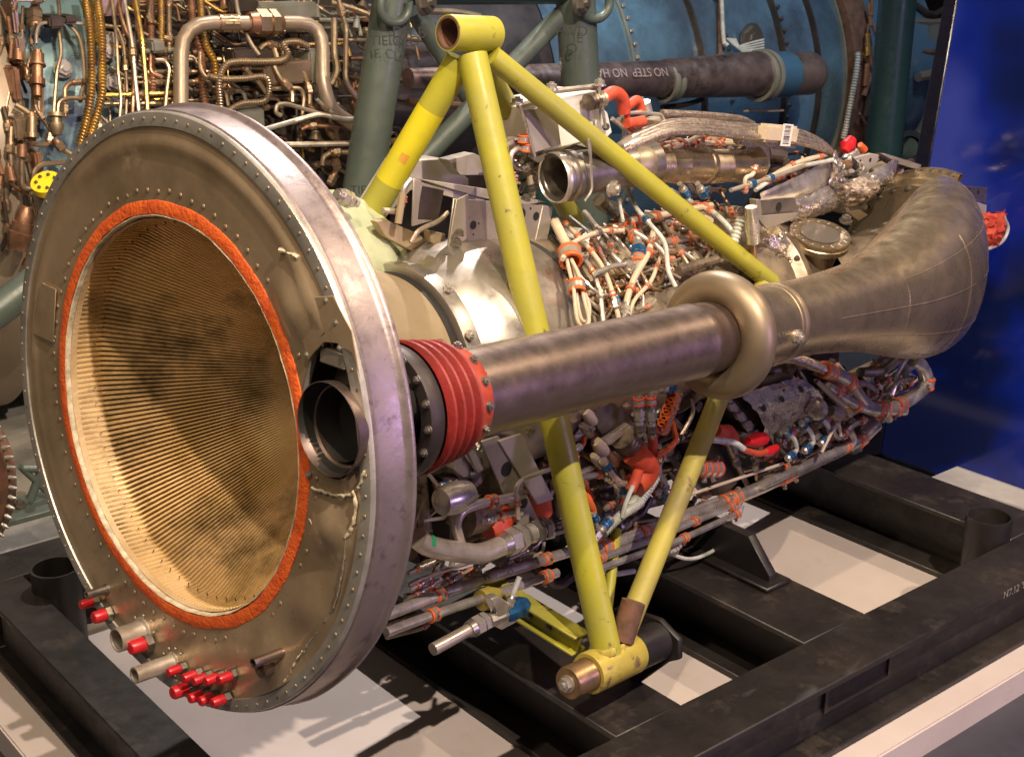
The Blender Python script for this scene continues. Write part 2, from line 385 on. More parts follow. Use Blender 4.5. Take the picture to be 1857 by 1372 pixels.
# ================================================================ the setting
def vb(x0,x1,y0,y1,z0,z1):
    "box from survey coordinates"
    a=wv(V((x0,y0,z0))); b=wv(V((x1,y1,z1))); return MB().box((a+b)/2,(X,Y,Z),((b.x-a.x)/2,(b.y-a.y)/2,(b.z-a.z)/2))
def struct(name,me,mt,**k): return obj(name,me,mt,None,kind='structure',**k)
struct('floor',MB().add([wv(V(q)) for q in((-30,-30,-3.5),(60,-30,-3.5),(60,60,-3.5),(-30,60,-3.5))],[(0,1,2,3)]).me(False),'hall_floor')
struct('concrete_floor',vb(-8,6.4,6.32,16,-3.52,-3.40).me(False),'concrete')
struct('plinth',bevel(vb(1.53,6.35,2.83,6.30,-3.6,-3.362).me(False),.004),'plinth')
t=obj('low_plinth',bevel(vb(6.42,7.62,.8,4.42,-3.6,-3.36).me(False),.006),'box_gray'); t['label']='low plain grey display plinth in the shade behind the black base frame'; t['category']='plinth'
struct('wall',vb(-6,30,15,15.3,-3.6,8).me(False),'bg_dark')

# ---------------------------------------------------------------- black steel base frame
base=thing('base_frame',wv(V((3.9,4.5,-3.36))),'black painted steel beam frame with open bays carrying the engine','frame')
ZT,ZB=-3.0,-3.36
def ibeam(ax,a,b,c0,c1,name='beam',zt=ZT,label=None):
    m=MB(); t=.03; c=(c0+c1)/2
    for z0,z1,w0,w1 in((zt-t,zt,c0,c1),(ZB,ZB+t,c0,c1),(ZB+t,zt-t,c-.02,c+.02)):
        q=vb(a,b,w0,w1,z0,z1) if ax=='x' else vb(w0,w1,a,b,z0,z1); m.add(q.v,q.f)
    return obj(name,bevel(m.me(False),.0025,1),'black_paint',base,label)
ibeam('x',1.69,6.15,2.95,3.23); ibeam('x',1.69,6.15,5.93,6.21)
ibeam('y',3.232,5.928,1.692,1.90); ibeam('y',3.232,5.928,5.79,6.148)
for x0,x1 in((3.14,3.49),(4.23,4.64)): ibeam('y',3.232,5.928,x0,x1,'cross_beam',zt=ZT-.004)
for cx_,cy_ in((1.98,5.71),(5.75,3.27+.07),(1.98,3.42),(5.75,5.72)):   # corner sockets
    P=wv(V((cx_,cy_,0))); P.z=0; zt=H-2.9*S; zb=H-3.33*S
    m=MB().lathe(V((P.x,P.y,zb)),Z,[(0,.054),(zt-zb,.056),(zt-zb,.050),(.02,.048)],40)
    obj('socket_tube',m.me(),'black_paint',base)
    m=MB().lathe(V((P.x,P.y,H-3.0*S+.001)),Z,[(0,.054),(.004,.062),(.008,.056)],28); 
for xa,xb in((4.19,4.60),(2.72,3.02)):      # fork slots in the web of the near beam
    obj('fork_slot',vb(xa,xb,3.066,3.10,-3.22,-3.09).me(False),'dark',base)
    m=MB()
    for q in(vb(xa-.02,xb+.02,3.055,3.068,-3.09,-3.072),vb(xa-.02,xb+.02,3.055,3.068,-3.238,-3.22),vb(xa-.02,xa,3.055,3.068,-3.22,-3.09),vb(xb,xb+.02,3.055,3.068,-3.22,-3.09)): m.add(q.v,q.f)
    obj('slot_frame',m.me(False),'black_paint',base)
for x0,x1,y0,y1 in((4.50,4.55,3.66,4.30),):
    a=[V((x0,y0,ZT)),V((x0,y0,ZT+.05)),V((x0,y0+.14,ZT+.20)),V((x0,y1,ZT+.20)),V((x0,y1,ZT))]
    obj('gusset_plate',bevel(MB().prism([wv(q) for q in a],X*(x1-x0)*S).me(False),.0015,1),'black_paint',base)
    q=vb(x0-.06,x1+.06,y0-.04,y1,ZT-.002,ZT+.02); obj('weld_pad',bevel(q.me(False),.003,1),'black_paint',base)
# painted number on the near beam
me=text(base,"N7.12 '96",.026,None,'gray_sheet'); p=wv(V((5.38,2.948,-3.017)))
inst('painted_number',me,M(((1,0,0,p.x),(0,0,-1,p.y-.0006),(0,1,0,H-3.017*S),(0,0,0,1))),base)

# ---------------------------------------------------------------- yellow lifting frame
ys=thing('lifting_frame',eng(1.32,0,-1.1),'yellow welded tube lifting frame straddling the engine','frame')
l0=LP(0)
def ytube(a,b,r,name='leg',lab=None,mt='yellow',n=28):
    P=resample([a,b],.05); return obj(name,MB().sweep(P,r,n).me(),mt,ys,lab)
TL=l0(812,62); TR=l0(893,60); d=E1; TC=(TL+TR)/2; hl=(TR-TL).dot(d)/2; r=px(TC,32)
obj('top_sleeve',MB().lathe(TC,d,[(-hl,r*.8),(-hl,r),(-hl*.97,r*1.01),(hl*.97,r*1.01),(hl,r),(hl,r*.8),(-hl*.9,r*.8),(-hl,r*.8)],48).me(),'yellow',ys)
obj('sleeve_bore',MB().lathe(TC,d,[(-hl*1.003,r*.8),(-hl*1.003,r*.93),(-hl*1.0,r*.8),(hl*.99,r*.79)],48).me(),'rust',ys)
PV=wv(C0)+ (eng(1.322,.887,-.995)-wv(C0))
rl=.0285
nearTop=TC+E2*.012-E3*.012
ytube(eng(1.30,.03,1.19),PV+E3*.02,rl)
ytube(eng(1.40,.03,1.19),LP(.42)(1398,512),.0215,'rear_leg')
ytube(LP(.89)(1132,1150),LP(.42)(1384,520),.022,'rear_leg','olive brown stained lower rear leg','yellow_old')
ytube(eng(1.30,-.03,1.17),LP(-.5)(585,535),rl)
ytube(eng(1.40,-.03,1.17),LP(-.42)(1040,400),.024,'rear_leg')
fa,fb=eng(1.30,-.03,1.17),LP(-.5)(585,535); fd=(fb-fa).normalized(); fL=(fb-fa).length
def sleeve(t0,t1,r,mt,name,a0=0,a1=2*PI,lab=None):
    u=-(FW-fd*FW.dot(fd)).normalized(); obj(name,MB().lathe(fa+fd*fL*t0,fd,[(0,r),(fL*(t1-t0)*.5,r*1.003),(fL*(t1-t0),r)],34,a0,a1,u=u,wob=None).me(),mt,ys,lab)
sleeve(.20,.50,rl*1.012,'yellow_bright','tape_band')
for t_,w_,a_,b_ in((.37,.035,-.5,.1),(.60,.03,-.1,.5),(.66,.045,-.3,.2),(.76,.02,-.5,.0),(.80,.015,.0,.3)): sleeve(t_,t_+w_,rl*1.02,'smudge','paint_smudge',a_,b_)
def weld(c,d,r,k=.008,name='weld_bead'):
    u=d.orthogonal().normalized(); w=d.cross(u); P=[]
    for i in range(41):
        t=2*PI*i/40; P.append(c+(u*math.cos(t)+w*math.sin(t))*r*(1+.02*random.random()))
    rad=[k*(.75+.45*(i%2)) for i in range(41)]
    obj(name,MB().sweep(P,rad,6).me(),'yellow_worn',ys)
for a,b,q in((eng(1.30,.03,1.19),PV,.048),(eng(1.40,.03,1.19),LP(.42)(1392,500),.052)):
    dd=(b-a).normalized(); pass
# pivot sleeve, bolt, burnt foot
a=PV-E1*.055; b=PV+E1*.065; r=px(PV,37)
obj('pivot_sleeve',MB().lathe(PV,E1,[(-.055,r*.82),(-.055,r),(-.05,r*1.04),(.075,r*1.04),(.08,r),(.08,r*.82),(-.045,r*.82),(-.055,r*.82)],44).me(),'yellow_worn',ys)
o=obj('pivot_bolt',MB().lathe(PV,E1,[(-.112,.001),(-.112,r*.76),(-.108,r*.80),(.09,r*.80)],40).me(),'bronze',ys)
inst('bolt_head',BOLT,frame(PV-E1*.111,-E1,r*.34),o)
for q_,r_2 in((PV+E3*.030+E1*.022,.022),(PV+E3*.033-E1*.012,.026)): obj('weld_bead',MB().lathe(q_,(E3-E2*.3).normalized(),[(-.006,r_2),(.002,r_2*1.05),(.008,r_2*.95)],26,wob=lambda a,t:.06*math.sin(11*t)).me(),'yellow_worn',ys)
ft=LP(.89)
obj('burnt_collar',MB().sweep(resample([ft(1128,1160),ft(1149,1090)],.01),.0232,24).me(),'rust',ys)
# channel crossbar under the engine
sp=SP(1.32); A=sp(1052,1168); B=sp(880,1062); dx=(B-A).normalized()
m=MB(); wd=.028; n_=dx.cross(E1).normalized()
m.box((A+B)/2,(dx,E1,n_),((B-A).length/2,.004,.018)); m2=MB()
for sgn in(-1,1): m.box((A+B)/2+E1*.002+n_*.018*sgn,(dx,E1,n_),((B-A).length/2,.022,.003))
obj('cross_channel',bevel(m.me(False),.0015,1),'yellow',ys)
for f in(.3,.5): inst('bolt',BOLTD,frame(A+(B-A)*f-E1*.004,-E1,.007),ys)
obj('rear_strut',MB().cyl(LP(.35)(1118,960),LP(.5)(1100,1110),.012,14).me(),'yellow',ys)
# black stub that carries the pivot
obj('support_stub',MB().lathe(PV,E1,[(.0805,r*1.0),(.155,r*1.02),(.158,r*.9)],40).me(),'black_paint',base)
q=PV+E1*.158; P=[q+E2*.05+E3*.02,q+E2*.055-E3*.02,q+E2*.03-E3*.035,q-E2*.06-E3*.135,q-E2*.06+E3*.04,q+E3*.045]
obj('support_plate',bevel(MB().prism(P,E1*.014).me(False),.002,1),'black_paint',base)

# ================================================================ the engine on show
en=thing('jet_engine',eng(2.2,0,-1.0),'aircraft engine with round metal intake ring, exhaust pipe and orange clamped tubing','engine')
EC=wv(C0); RR=S
def ep(s,l,u): return eng(s,l,u)
# --- front plate, a flat ring with a cut-out for the exhaust stub
def plate_mesh(ri,ro,s,holes,th):
    vs=[];ed=[]
    def loop(P):
        b=len(vs); n=len(P); vs.extend(P); ed.extend([(b+i,b+(i+1)%n) for i in range(n)])
    from mathutils import Vector
    loop([Vector((ro*math.cos(t*2*PI/160),ro*math.sin(t*2*PI/160))) for t in range(160)])
    loop([Vector((ri*math.cos(t*2*PI/140),ri*math.sin(t*2*PI/140))) for t in range(140)])
    for h in holes: loop(h)
    for k in range(1,13):
        rr=ri+(ro-ri)*k/13
        for i in range(200):
            p=Vector((rr*math.cos(i*2*PI/200+k),rr*math.sin(i*2*PI/200+k)))
            if all((p-h0).length>h1 for h0,h1 in HC): vs.append(p)
    v2,e2,f2,*_=delaunay_2d_cdt(vs,ed,[],0,1e-6)
    P=[]
    for v in v2: P.append((v.x,v.y))
    me3=[ep(s,a,b) for a,b in P]
    def inside(c,h):
        k=False; n=len(h)
        for i in range(n):
            a,b=h[i],h[(i+1)%n]
            if (a.y>c[1])!=(b.y>c[1]) and c[0]<(b.x-a.x)*(c[1]-a.y)/(b.y-a.y)+a.x: k=not k
        return k
    ff=[]
    for f in f2:
        c=(sum(P[i][0] for i in f)/3,sum(P[i][1] for i in f)/3); r=math.hypot(*c)
        if r<ri*.9995 or r>ro or any(inside(c,h) for h in holes): continue
        ff.append(tuple(f))
    return P,me3,ff
hl_,hu_=.822,.205
hole=[]
for i in range(48):
    t=2*PI*i/48; rx=.140; ry=.178; q=V((hl_-.002+rx*math.cos(t),hu_+ry*math.sin(t)+(.09*max(0,math.sin(t))**2.2)))
    hole.append(q)
HC=[(V((hl_,hu_+.03)),.24)]
P2,P3,FC=plate_mesh(.705,.955,0,[hole],0)
def pdisp(l,u):
    r=math.hypot(l,u); a=math.atan2(u,l); d=.004*math.sin(3*a+1)*max(0,1-abs(r-.83)/.12)
    d+=-.010*math.exp(-((r-.90)/.018)**2)*(1 if a>0 else .5)                  # pressed groove
    for (cl,cu,w,h) in((.82,-.13,.07,.034),(.64,.50,.085,.034),(.52,-.68,.12,.026),(-.3,.78,.12,.008),(.74,-.42,.10,.016)):
        g=math.exp(-((l-cl)**2+(u-cu)**2)/w**2); d-=h*g
    return d*min(1,max(0,(r-.715)/.05))
P3=[ep(pdisp(a,b),a,b) for a,b in P2]
obj('front_plate',mesh(P3,FC),'plate',en)
lip=MB()
n=len(hole)
vs=[ep(pdisp(h.x,h.y)-.004,h.x,h.y) for h in hole]+[ep(.02,h.x,h.y) for h in hole]
obj('port_lip',mesh(vs,[(i,(i+1)%n,n+(i+1)%n,n+i) for i in range(n)]),'plate_edge',en)
# edge flange, barrel and back
def rimwob(a,t): return .0012*math.sin(7*t)+.0008*math.sin(13*t+1)
obj('edge_flange',MB().lathe(EC,E1,[(x*S,r*S) for x,r in((.002,.952),(-.006,.955),(-.007,.975),(-.004,.998),(.004,1.003),(.02,1.003))],180,u=E2,wob=rimwob).me(),'plate_edge',en)
obj('rim_barrel',MB().lathe(EC,E1,[(x*S,r*S) for x,r in((.010,1.001),(.018,1.008),(.028,1.006),(.06,1.010),(.115,1.010),(.128,1.014),(.134,1.022),(.142,1.026),(.152,1.024),(.158,1.014),(.157,.995),(.15,.97))],180,u=E2,wob=rimwob).me(),'barrel',en)
obj('back_plate',MB().lathe(EC,E1,[(x*S,r*S) for x,r in((.145,.98),(.14,.9),(.13,.85),(.14,.70))],120,u=E2).me(),'gray_sheet',en)
# orange seal round the mouth
def sealwob(a,t): return .006*math.sin(9*t)+.005*math.sin(23*t+2)+.003*math.sin(51*t)
obj('orange_seal',MB().lathe(EC,E1,[(x*S,r*S) for x,r in((.004,.722),(-.0025,.719),(-.005,.71),(-.006,.69),(-.005,.676),(.02,.671))],240,u=E2,wob=lambda a,t:.35*sealwob(a,t)*(1 if a<0.004 else 1)).me(),'orange_seal',en)
obj('sealant_bead',MB().lathe(EC,E1,[(x*S,r*S) for x,r in((-.002,.674),(-.005,.671),(-.002,.667),(.02,.664))],240,u=E2,wob=lambda a,t:.25*sealwob(a,t*1.3)).me(),'sealant',en)
# --- intake throat with ribs
def thr(s): # throat radius
    if s<.13: return .662-.03*s
    return .658-(s-.13)*.70
prof=[(x*S,thr(x)*S) for x in(.012,.05,.09,.13)]+[(.142*S,(thr(.142)+.016)*S)]
obj('mouth_band',MB().lathe(EC,E1,prof,200,u=E2).me(),'cream',en)
prof=[(.11*S,(thr(.11)+.012)*S)]+[(x*S,(thr(x)+.012)*S) for x in(.15,.3,.5,.7,.9,.98)]+[(.98*S,.0)]
obj('throat_cone',MB().lathe(EC,E1,prof,120,u=E2).me(),'gold_dark',en)
NR=216
def ribmesh():
    m=MB(); xs=(.035,.10,.13,.35,.6,.85,.97); vs=[]
    for x in xs:
        r=thr(x); w=r*2*PI/NR*.36; hgt=.008 if x>.12 else .003
        for a,b in((-w,.006),(-w*.55,-hgt),(w*.55,-hgt),(w,.006)): vs.append(V(((r+b)*S,a*S,x*S)))
    fs=[(4*i+k,4*i+k+1,4*i+k+5,4*i+k+4) for i in range(len(xs)-1) for k in range(3)]+[(0,1,2,3)]
    me=mesh(vs,fs,False); me.materials.append(MATS['gold']); me.materials.append(MATS['cream'])
    for p in me.polygons:
        p.material_index=0
    return me
RIB=ribmesh()
base_m=M((E2,E3,E1)).transposed().to_4x4()
# (E2,E3,E1) left-handed check: mirror through -E3 keeps the handedness right
if base_m.determinant()<0: base_m=M((E2,-E3,E1)).transposed().to_4x4()
for i in range(NR):
    inst('rib',RIB,M.Translation(EC)@base_m@M.Rotation(2*PI*i/NR,4,'Z'),en)
m=MB()
for k,x in enumerate((.095,)):
    for i in range(0,NR,3):
        t=2*PI*(i+.5+.5*(k%2))/NR; r=thr(x)*.985
        m.cyl(ep(x,r*math.cos(t),r*math.sin(t)),ep(x,(r-.012)*math.cos(t),(r-.012)*math.sin(t)),.0011,5)
obj('rivet_row',m.me(),'rust',en,kind='stuff')
# --- rivets and screws on the plate
for i in range(100):
    t=2*PI*(i+.3)/100; r=.980
    if i%16==5: 
        inst('screw_hole',RIVD,frame(ep(-.006,r*math.cos(t),r*math.sin(t)),-E1,.0035,sz=.0008),en); continue
    inst('rivet',RIVP if i%4 else RIV,frame(ep(-.007,r*math.cos(t),r*math.sin(t)),-E1,.0031,sz=.0022),en)
for i in range(76):
    t=2*PI*(i+.1)/76; r=.752+.004*math.sin(i*2.1)
    l,u=r*math.cos(t),r*math.sin(t)
    if math.hypot(l-hl_,u-hu_)<.19: continue
    inst('rivet',RIVP,frame(ep(-.002,l,u),-E1,.0042,sz=.0026),en)
f0=SP(-.004)
for q in((543,547),(593,544),(611,584),(549,594),(558,642),(618,630),(560,860),(541,590)):
    inst('screw',BOLT,frame(f0(*q),-E1,.0044,sz=.0035),en)
# riveted patch over the port, small patch on the far side
def patch(pts,name,mt,off=-.006,th=.002):
    f=SP(off); P=[f(*q) for q in pts]; obj(name,bevel(MB().prism(P,-E1*th).me(False),.0012,1),mt,en)
patch([(541,540),(606,536),(640,600),(655,690),(640,640),(612,622),(590,620),(570,640),(560,655),(545,600)],'patch_plate','plate')
patch([(76,512),(103,524),(98,622),(60,604)],'patch_plate','plate')
for q in((101,527),(97,618),(80,516)): inst('rivet',RIV,frame(f0(*q),-E1,.0035),en)
patch([(527,552),(531,570),(506,562),(508,552)],'bracket_tab','sealant',th=.004)
def bead(pts,r=.0028,name='weld_seam',mt='sealant'):
    f=SP(-.008); P=resample(catmull([f(*q) for q in pts],5),.004); P=[p+V((random.uniform(-1,1),random.uniform(-1,1),random.uniform(-1,1)))*.0009 for p in P]
    obj(name,MB().sweep(P,[r*random.uniform(.55,1.2) for _ in P],6).me(),mt,en)
bead([(566,884),(590,892),(612,898),(637,897)]); bead([(640,889),(645,915),(640,950),(628,974)],.003); bead([(661,853),(655,872),(650,884)],.0025)
bead([(628,974),(600,975),(575,962),(560,940)],.0015,mt='plate_edge'); bead([(548,1180),(535,1200),(515,1235),(490,1240)],.0018)
bead([(508,452),(522,458),(532,462),(540,468)],.0035); bead([(628,976),(618,1050),(600,1110),(560,1165),(550,1185)],.0014,mt='plate_edge')
# --- exhaust stub seen through the port
hc=ep(0,.843,.19)
obj('exhaust_stub',MB().lathe(hc,E1,[(x*S,r*S) for x,r in((.12,.001),(.12,.11),(.015,.118),(.002,.136),(-.038,.140),(-.040,.137),(.0,.130),(.05,.108),(.10,.105),(.102,.001))],64,wob=lambda a,t:.012*math.cos(2*t)).me(),'pipe',en)
obj('stub_bore',MB().lathe(hc,E1,[(-.0365*S,.1355*S),(0,.1285*S),(.05*S,.1065*S),(.09*S,.10*S),(.092*S,.001)],48).me(),'dark',en)  # near-black colour painted for the shade deep in the pipe
obj('stub_bracket',bevel(MB().box(ep(.03,.80,.385),(E1,E2,E3),(.012,.028,.012)).me(False),.002,1),'gray_sheet',en)
obj('spring',MB().sweep(resample([ep(.03,.80,.41)+E2*.02*math.cos(k*.9)+E3*.014*math.sin(k*.9)+E1*.001*k for k in range(22)],.004),.0035,6).me(),'steel',en)
obj('port_shade',MB().lathe(ep(.02,.81,.23),E1,[(0,.078),(.10,.078),(.10,.01)],40).me(),'dark',en)  # added dark cup, painted shade behind the port cut-out
# --- capped pipe ends on the lower plate
def cap(x,y,r,l=.05,tilt=0):
    p=f0(x,y); rr=px(p,r); L=l*S
    o=obj('capped_fitting',MB().cyl(p,p-E1*L*.45,rr*1.25,6).add([],[]).me(),'steel_dark',en)
    o2=obj('red_cap',MB().lathe(p,-E1,[(L*.4,rr*.95),(L*.42,rr),(L*1.25,rr*.93),(L*1.35,rr*.8),(L*1.36,.001)],20).me(),'red_cap',o)
for q in((176,1088,9),(199,1111,12),(272,1163,14,.06),(335,1208,9),(363,1219,9.5),(381,1224,9.5),(403,1224,9.5),(427,1221,10),(349,1243,13,.06),(374,1255,10),(393,1260,10),(415,1263,10)):
    cap(q[0],q[1],q[2],q[3] if len(q)>3 else .05)
def stub(x,y,r,l,mt,th=.85,name='drain_pipe'):
    p=f0(x,y); rr=px(p,r); obj(name,MB().lathe(p,-E1,[(-.01,rr*1.25),(0,rr*1.25),(.002,rr*1.02),(l*S,rr),(l*S,rr*th),(-.01,rr*th)],32).me(),mt,en)
stub(256,1146,22,.10,'tube',.9); stub(312,1200,15,.15,'tube',.8); stub(497,1203,17,.055,'pipe',.85); stub(515,1181,9,.12,'pipe',.75); stub(192,1068,8,.08,'steel_dark',.5)
for cq,rr,n_ in(((312,1200),26,10),((256,1146),31,9),((505,1195),38,14)):
    for i in range(n_):
        t=2*PI*i/n_; inst('rivet',RIV,frame(f0(cq[0]+rr*.72*math.cos(t),cq[1]+rr*math.sin(t)),-E1,.003),en)

# --- tan duct, silver drum, casing
LA=lambda prof,mt,name,n=96,**k: obj(name,MB().lathe(EC,E1,[(x*S,r*S) for x,r in prof],n,u=E2,**k).me(),mt,en)
LA([(.13,.70),(.35,.62),(.5,.55),(.7,.475),(.9,.405),(1.0,.37),(1.06,.36)],'tan','intake_duct')
LA([(.96,.36),(.96,.385),(1.02,.385),(1.03,.375)],'dark','duct_gap')
LA([(1.0,.385),(1.0,.415),(1.015,.42),(1.07,.42),(1.075,.405),(1.085,.405)],'bright','clamp_ring')
LA([(1.06,.395),(1.1,.42),(1.16,.455),(1.22,.475),(1.3,.482),(1.42,.482),(1.52,.478),(1.62,.47),(1.66,.452)],'bright','inlet_drum')
LA([(1.6,.44),(1.63,.465),(1.665,.465),(1.67,.45)],'ink','drum_seal')
LA([(1.66,.45),(1.75,.455),(2.0,.44),(2.05,.47),(2.08,.47),(2.09,.43),(2.5,.42),(2.52,.46),(2.55,.46),(2.57,.42),(3.2,.44),(3.24,.48),(3.28,.48),(3.3,.44),(3.5,.42),(3.8,.24)],'casing','core_casing')
for i in range(22):
    t=PI*2*i/22+.1; inst('bolt',BOLTD,frame(ep(2.04,.458*math.cos(t),.458*math.sin(t)),-E1,.006),en)
    inst('bolt',BOLTD,frame(ep(3.23,.467*math.cos(t),.467*math.sin(t)),-E1,.006),en)
for q in((812,524),(852,608),(882,634)): 
    p=PC(.43)(*q); inst('latch_bolt',BOLT,frame(p,(p-(EC+E1*(p-EC).dot(E1))).normalized(),.008),en)

# --- exhaust pipe, bellows, lip ring
def along(o,prof,mt,name,n=64,par=None,**k): return obj(name,MB().lathe(o,E1,[(x*S,r*S) for x,r in prof],n,**k).me(),mt,par or en)
pc=ep(0,.831,.193)
fl=along(pc,[(.19,.16),(.19,.205),(.205,.210),(.235,.210),(.245,.205),(.25,.19)],'soot','bellows_flange')
for i in range(16):
    t=2*PI*i/16; q=0
    inst('bolt',BOLTD,frame(pc+E1*.19*S+(E2*math.cos(t)+E3*math.sin(t))*.194*S,-E1,.0055),fl)
pr_=[(.25,.21)]
for k in range(4):
    b=.265+.043*k; pr_+=[(b,.190-.005*k),(b+.010,.186-.005*k),(b+.020,.208-.006*k),(b+.027,.210-.006*k),(b+.036,.190-.005*k)]
along(pc,pr_+[(.45,.168)],'red_rubber','red_bellows')
o=along(pc,[(.39,.168),(.435,.176),(.46,.172),(.495,.163),(.502,.155),(.502,.14)],'orange_flange','orange_collar')
for i in range(14):
    t=2*PI*i/14+.1; inst('bolt',BOLTD,frame(pc+E1*.465*S+(E2*math.cos(t)+E3*math.sin(t))*.170*S,(E2*math.cos(t)+E3*math.sin(t)),.0065),o)
along(pc,[(.44,.148),(.6,.1465),(1.1,.1445),(1.72,.143),(1.73,.1455),(1.75,.1455),(1.76,.1415),(1.82,.1395),(1.86,.139),(2.0,.13),(2.0,.10)],'pipe','exhaust_pipe',n=80)
tor=[]
tc_,tm=.184,.069
for i in range(33):
    t=PI*(.02+1.62*i/32)-PI*.30; tor.append((2.115-tm*math.sin(t)*-1*-1 if 0 else 2.115+tm*math.cos(t+PI*.5+.55),tc_+tm*math.sin(t+PI*.5+.55)))
tor=[(1.93+tm*math.cos(t),tc_+tm*math.sin(t)) for t in [PI*1.55-2*PI*.80*i/34 for i in range(35)]]
along(pc,tor,'duct_dull','bell_mouth',n=96)
along(pc,[(1.975,.138),(1.985,.215),(2.015,.20),(2.05,.172),(2.10,.160),(2.22,.157),(2.34,.158)],'duct','neck_pipe',n=80)
along(pc,[(2.285,.158),(2.288,.161),(2.305,.162),(2.31,.160),(2.32,.163),(2.335,.163),(2.338,.158)],'duct_dull','neck_seam',n=80)
q=pc+E1*2.25*S; dd=(E2*.95-E3*.1).normalized(); inst('boss',BOLT,frame(q+dd*.155*S,dd,.012),en)
# --- the big exhaust scoop: sections swept from the neck round to the turbine flange
SEC=[ # s, l, u, heading(deg from forward axis toward the shaft), half width, half height
 (2.33,.831,.193,0,.158,.158),(2.50,.831,.188,0,.158,.158),(2.75,.828,.180,0,.168,.175),(3.05,.82,.170,1,.19,.208),(3.35,.80,.165,3,.235,.275),
 (3.65,.765,.172,7,.265,.345),(3.92,.70,.188,13,.28,.395),(4.14,.62,.20,24,.26,.42),(4.33,.53,.20,36,.24,.43),(4.50,.44,.195,48,.20,.43),(4.66,.37,.18,60,.16,.42),(4.83,.31,.16,78,.12,.42),(4.98,.24,.14,105,.13,.42),(5.0,.14,.13,145,.20,.42),(4.93,.06,.12,180,.29,.41)]
def interp(T,f):
    n=len(T)-1; x=f*n; i=min(n-1,int(x)); g=x-i
    a,b,c,d=T[max(i-1,0)],T[i],T[i+1],T[min(i+2,n)]
    return [.5*((2*q)+(r-p)*g+(2*p-5*q+4*r-w)*g*g+(3*q-p-3*r+w)*g**3) for p,q,r,w in zip(a,b,c,d)]
vs=[]; NS,NK=60,56
for i in range(NS+1):
    s_,l_,u_,h_,aw,ah=interp(SEC,i/NS); h_=R(h_); sd=E2*math.cos(h_)+E1*math.sin(h_); c=ep(s_,l_,u_)
    for k in range(NK):
        t=2*PI*k/NK; ct,st=math.cos(t),math.sin(t); e=.92
        vs.append(c+sd*(aw*S*math.copysign(abs(ct)**e,ct))+E3*(ah*S*math.copysign(abs(st)**e,st)))
fs=[(i*NK+k,i*NK+(k+1)%NK,(i+1)*NK+(k+1)%NK,(i+1)*NK+k) for i in range(NS) for k in range(NK)]
sc=obj('exhaust_scoop',mesh(vs,fs),'duct',en)
def scv(i,k): return vs[i*NK+k%NK]
def seam(iks,r=.0013,mt='duct',name='weld_seam'):
    P=[]; cc=None
    for i,k in iks:
        p=scv(i,k); P.append(p)
    P=resample(P,.006); obj(name,MB().sweep(P,r,6).me(),mt,sc)
for k,a_,b_ in((6,14,44),(1,6,24),(1,25,43),(NK-4,6,42)): seam([(i,k) for i in range(a_,b_)])
seam([(14,k) for k in range(NK-3,NK+6)],.001)
seam([(i,NK-9) for i in range(18,42)],.0012); seam([(22,k) for k in range(NK-14,NK+9)]); seam([(34,k) for k in range(NK-12,NK+12)],.0013)
# --- turbine flange with its ring of bolts
oo=ep(-.17,.20,.12)
tf=along(oo,[(4.86,.20),(4.88,.37),(4.88,.405),(4.91,.41),(4.93,.41),(4.935,.44),(5.0,.445),(5.01,.475),(5.04,.475),(5.045,.445),(5.07,.445),(5.075,.495),(5.12,.495),(5.115,.40)],'duct','turbine_flange',n=80,u=E2,t0=R(98),t1=R(286))
for i in range(54):
    t=2*PI*i/54; dd=E2*math.cos(t)+E3*math.sin(t)
    if not R(76)<t<R(260): continue
    inst('bolt',BOLTD,frame(oo+E1*5.07*S+dd*.472*S,-E1,.008),tf)
    if i%2: inst('bolt',BOLTD,frame(oo+E1*4.882*S+dd*.388*S,-E1,.0062),tf)
along(oo,[(3.9,.15),(4.3,.17),(4.5,.20),(4.6,.19),(4.7,.22),(4.9,.24),(4.93,.40)],'casing','turbine_case',n=80)

# ================================================================ accessories and tubing of the engine
def et(pts,rp,D,mt='tube',cl=(),ft=(),ck=CLO,fk=FIT,smooth=False,n=9,bend=None,label=None,name='tube'):
    if not callable(D): D=LP(D)
    return tube(en,mt,rp,D,pts,cl=cl,ft=ft,ck=ck,fk=fk,smooth=smooth,n=n,bend=bend,label=label,name=name)
def eh(pts,rp,D,mt='white_hose',pitch=4,cl=(),amp=.12,label=None,smooth=True):
    if not callable(D): D=LP(D)
    return hose(en,mt,rp,D,pts,pitch=pitch,cl=cl,amp=amp,label=label,smooth=smooth)
def ebox(s,l,u,hs,hl,hu,mt,name='housing',rot=None,bv=.006,par=None,label=None):
    ax=[E1,E2,E3]
    if rot: q=M.Rotation(R(rot[0]),3,E1)@M.Rotation(R(rot[1]),3,E2)@M.Rotation(R(rot[2]),3,E3); ax=[q@a for a in ax]
    return obj(name,bevel(MB().box(ep(s,l,u),ax,(hs*S,hl*S,hu*S)).me(False),bv,2),mt,par or en,label)
def body(D,pts,mt,name='canister',n=28,d=None,bolts=0):
    "turned body through pixel points (x,y,radius px), on a depth surface"
    if not callable(D): D=LP(D)
    ps=[(D(x,y),rp) for x,y,rp in pts]; d=(ps[-1][0]-ps[0][0]).normalized(); o=ps[0][0]
    prof=[(0,.0005)]+[((p-o).dot(d),px(p,rp)) for p,rp in ps]; prof.append((prof[-1][0],.0005))
    ob=obj(name,MB().lathe(o,d,prof,n).me(),mt,en)
    if bolts:
        u=d.orthogonal().normalized(); w=d.cross(u); p,rp=ps[0]; r=px(p,rp)*.88
        for i in range(bolts):
            t=2*PI*i/bolts; inst('bolt',BOLTD,frame(p-d*.0005+(u*math.cos(t)+w*math.sin(t))*r,-d,r*.07),ob)
    return ob
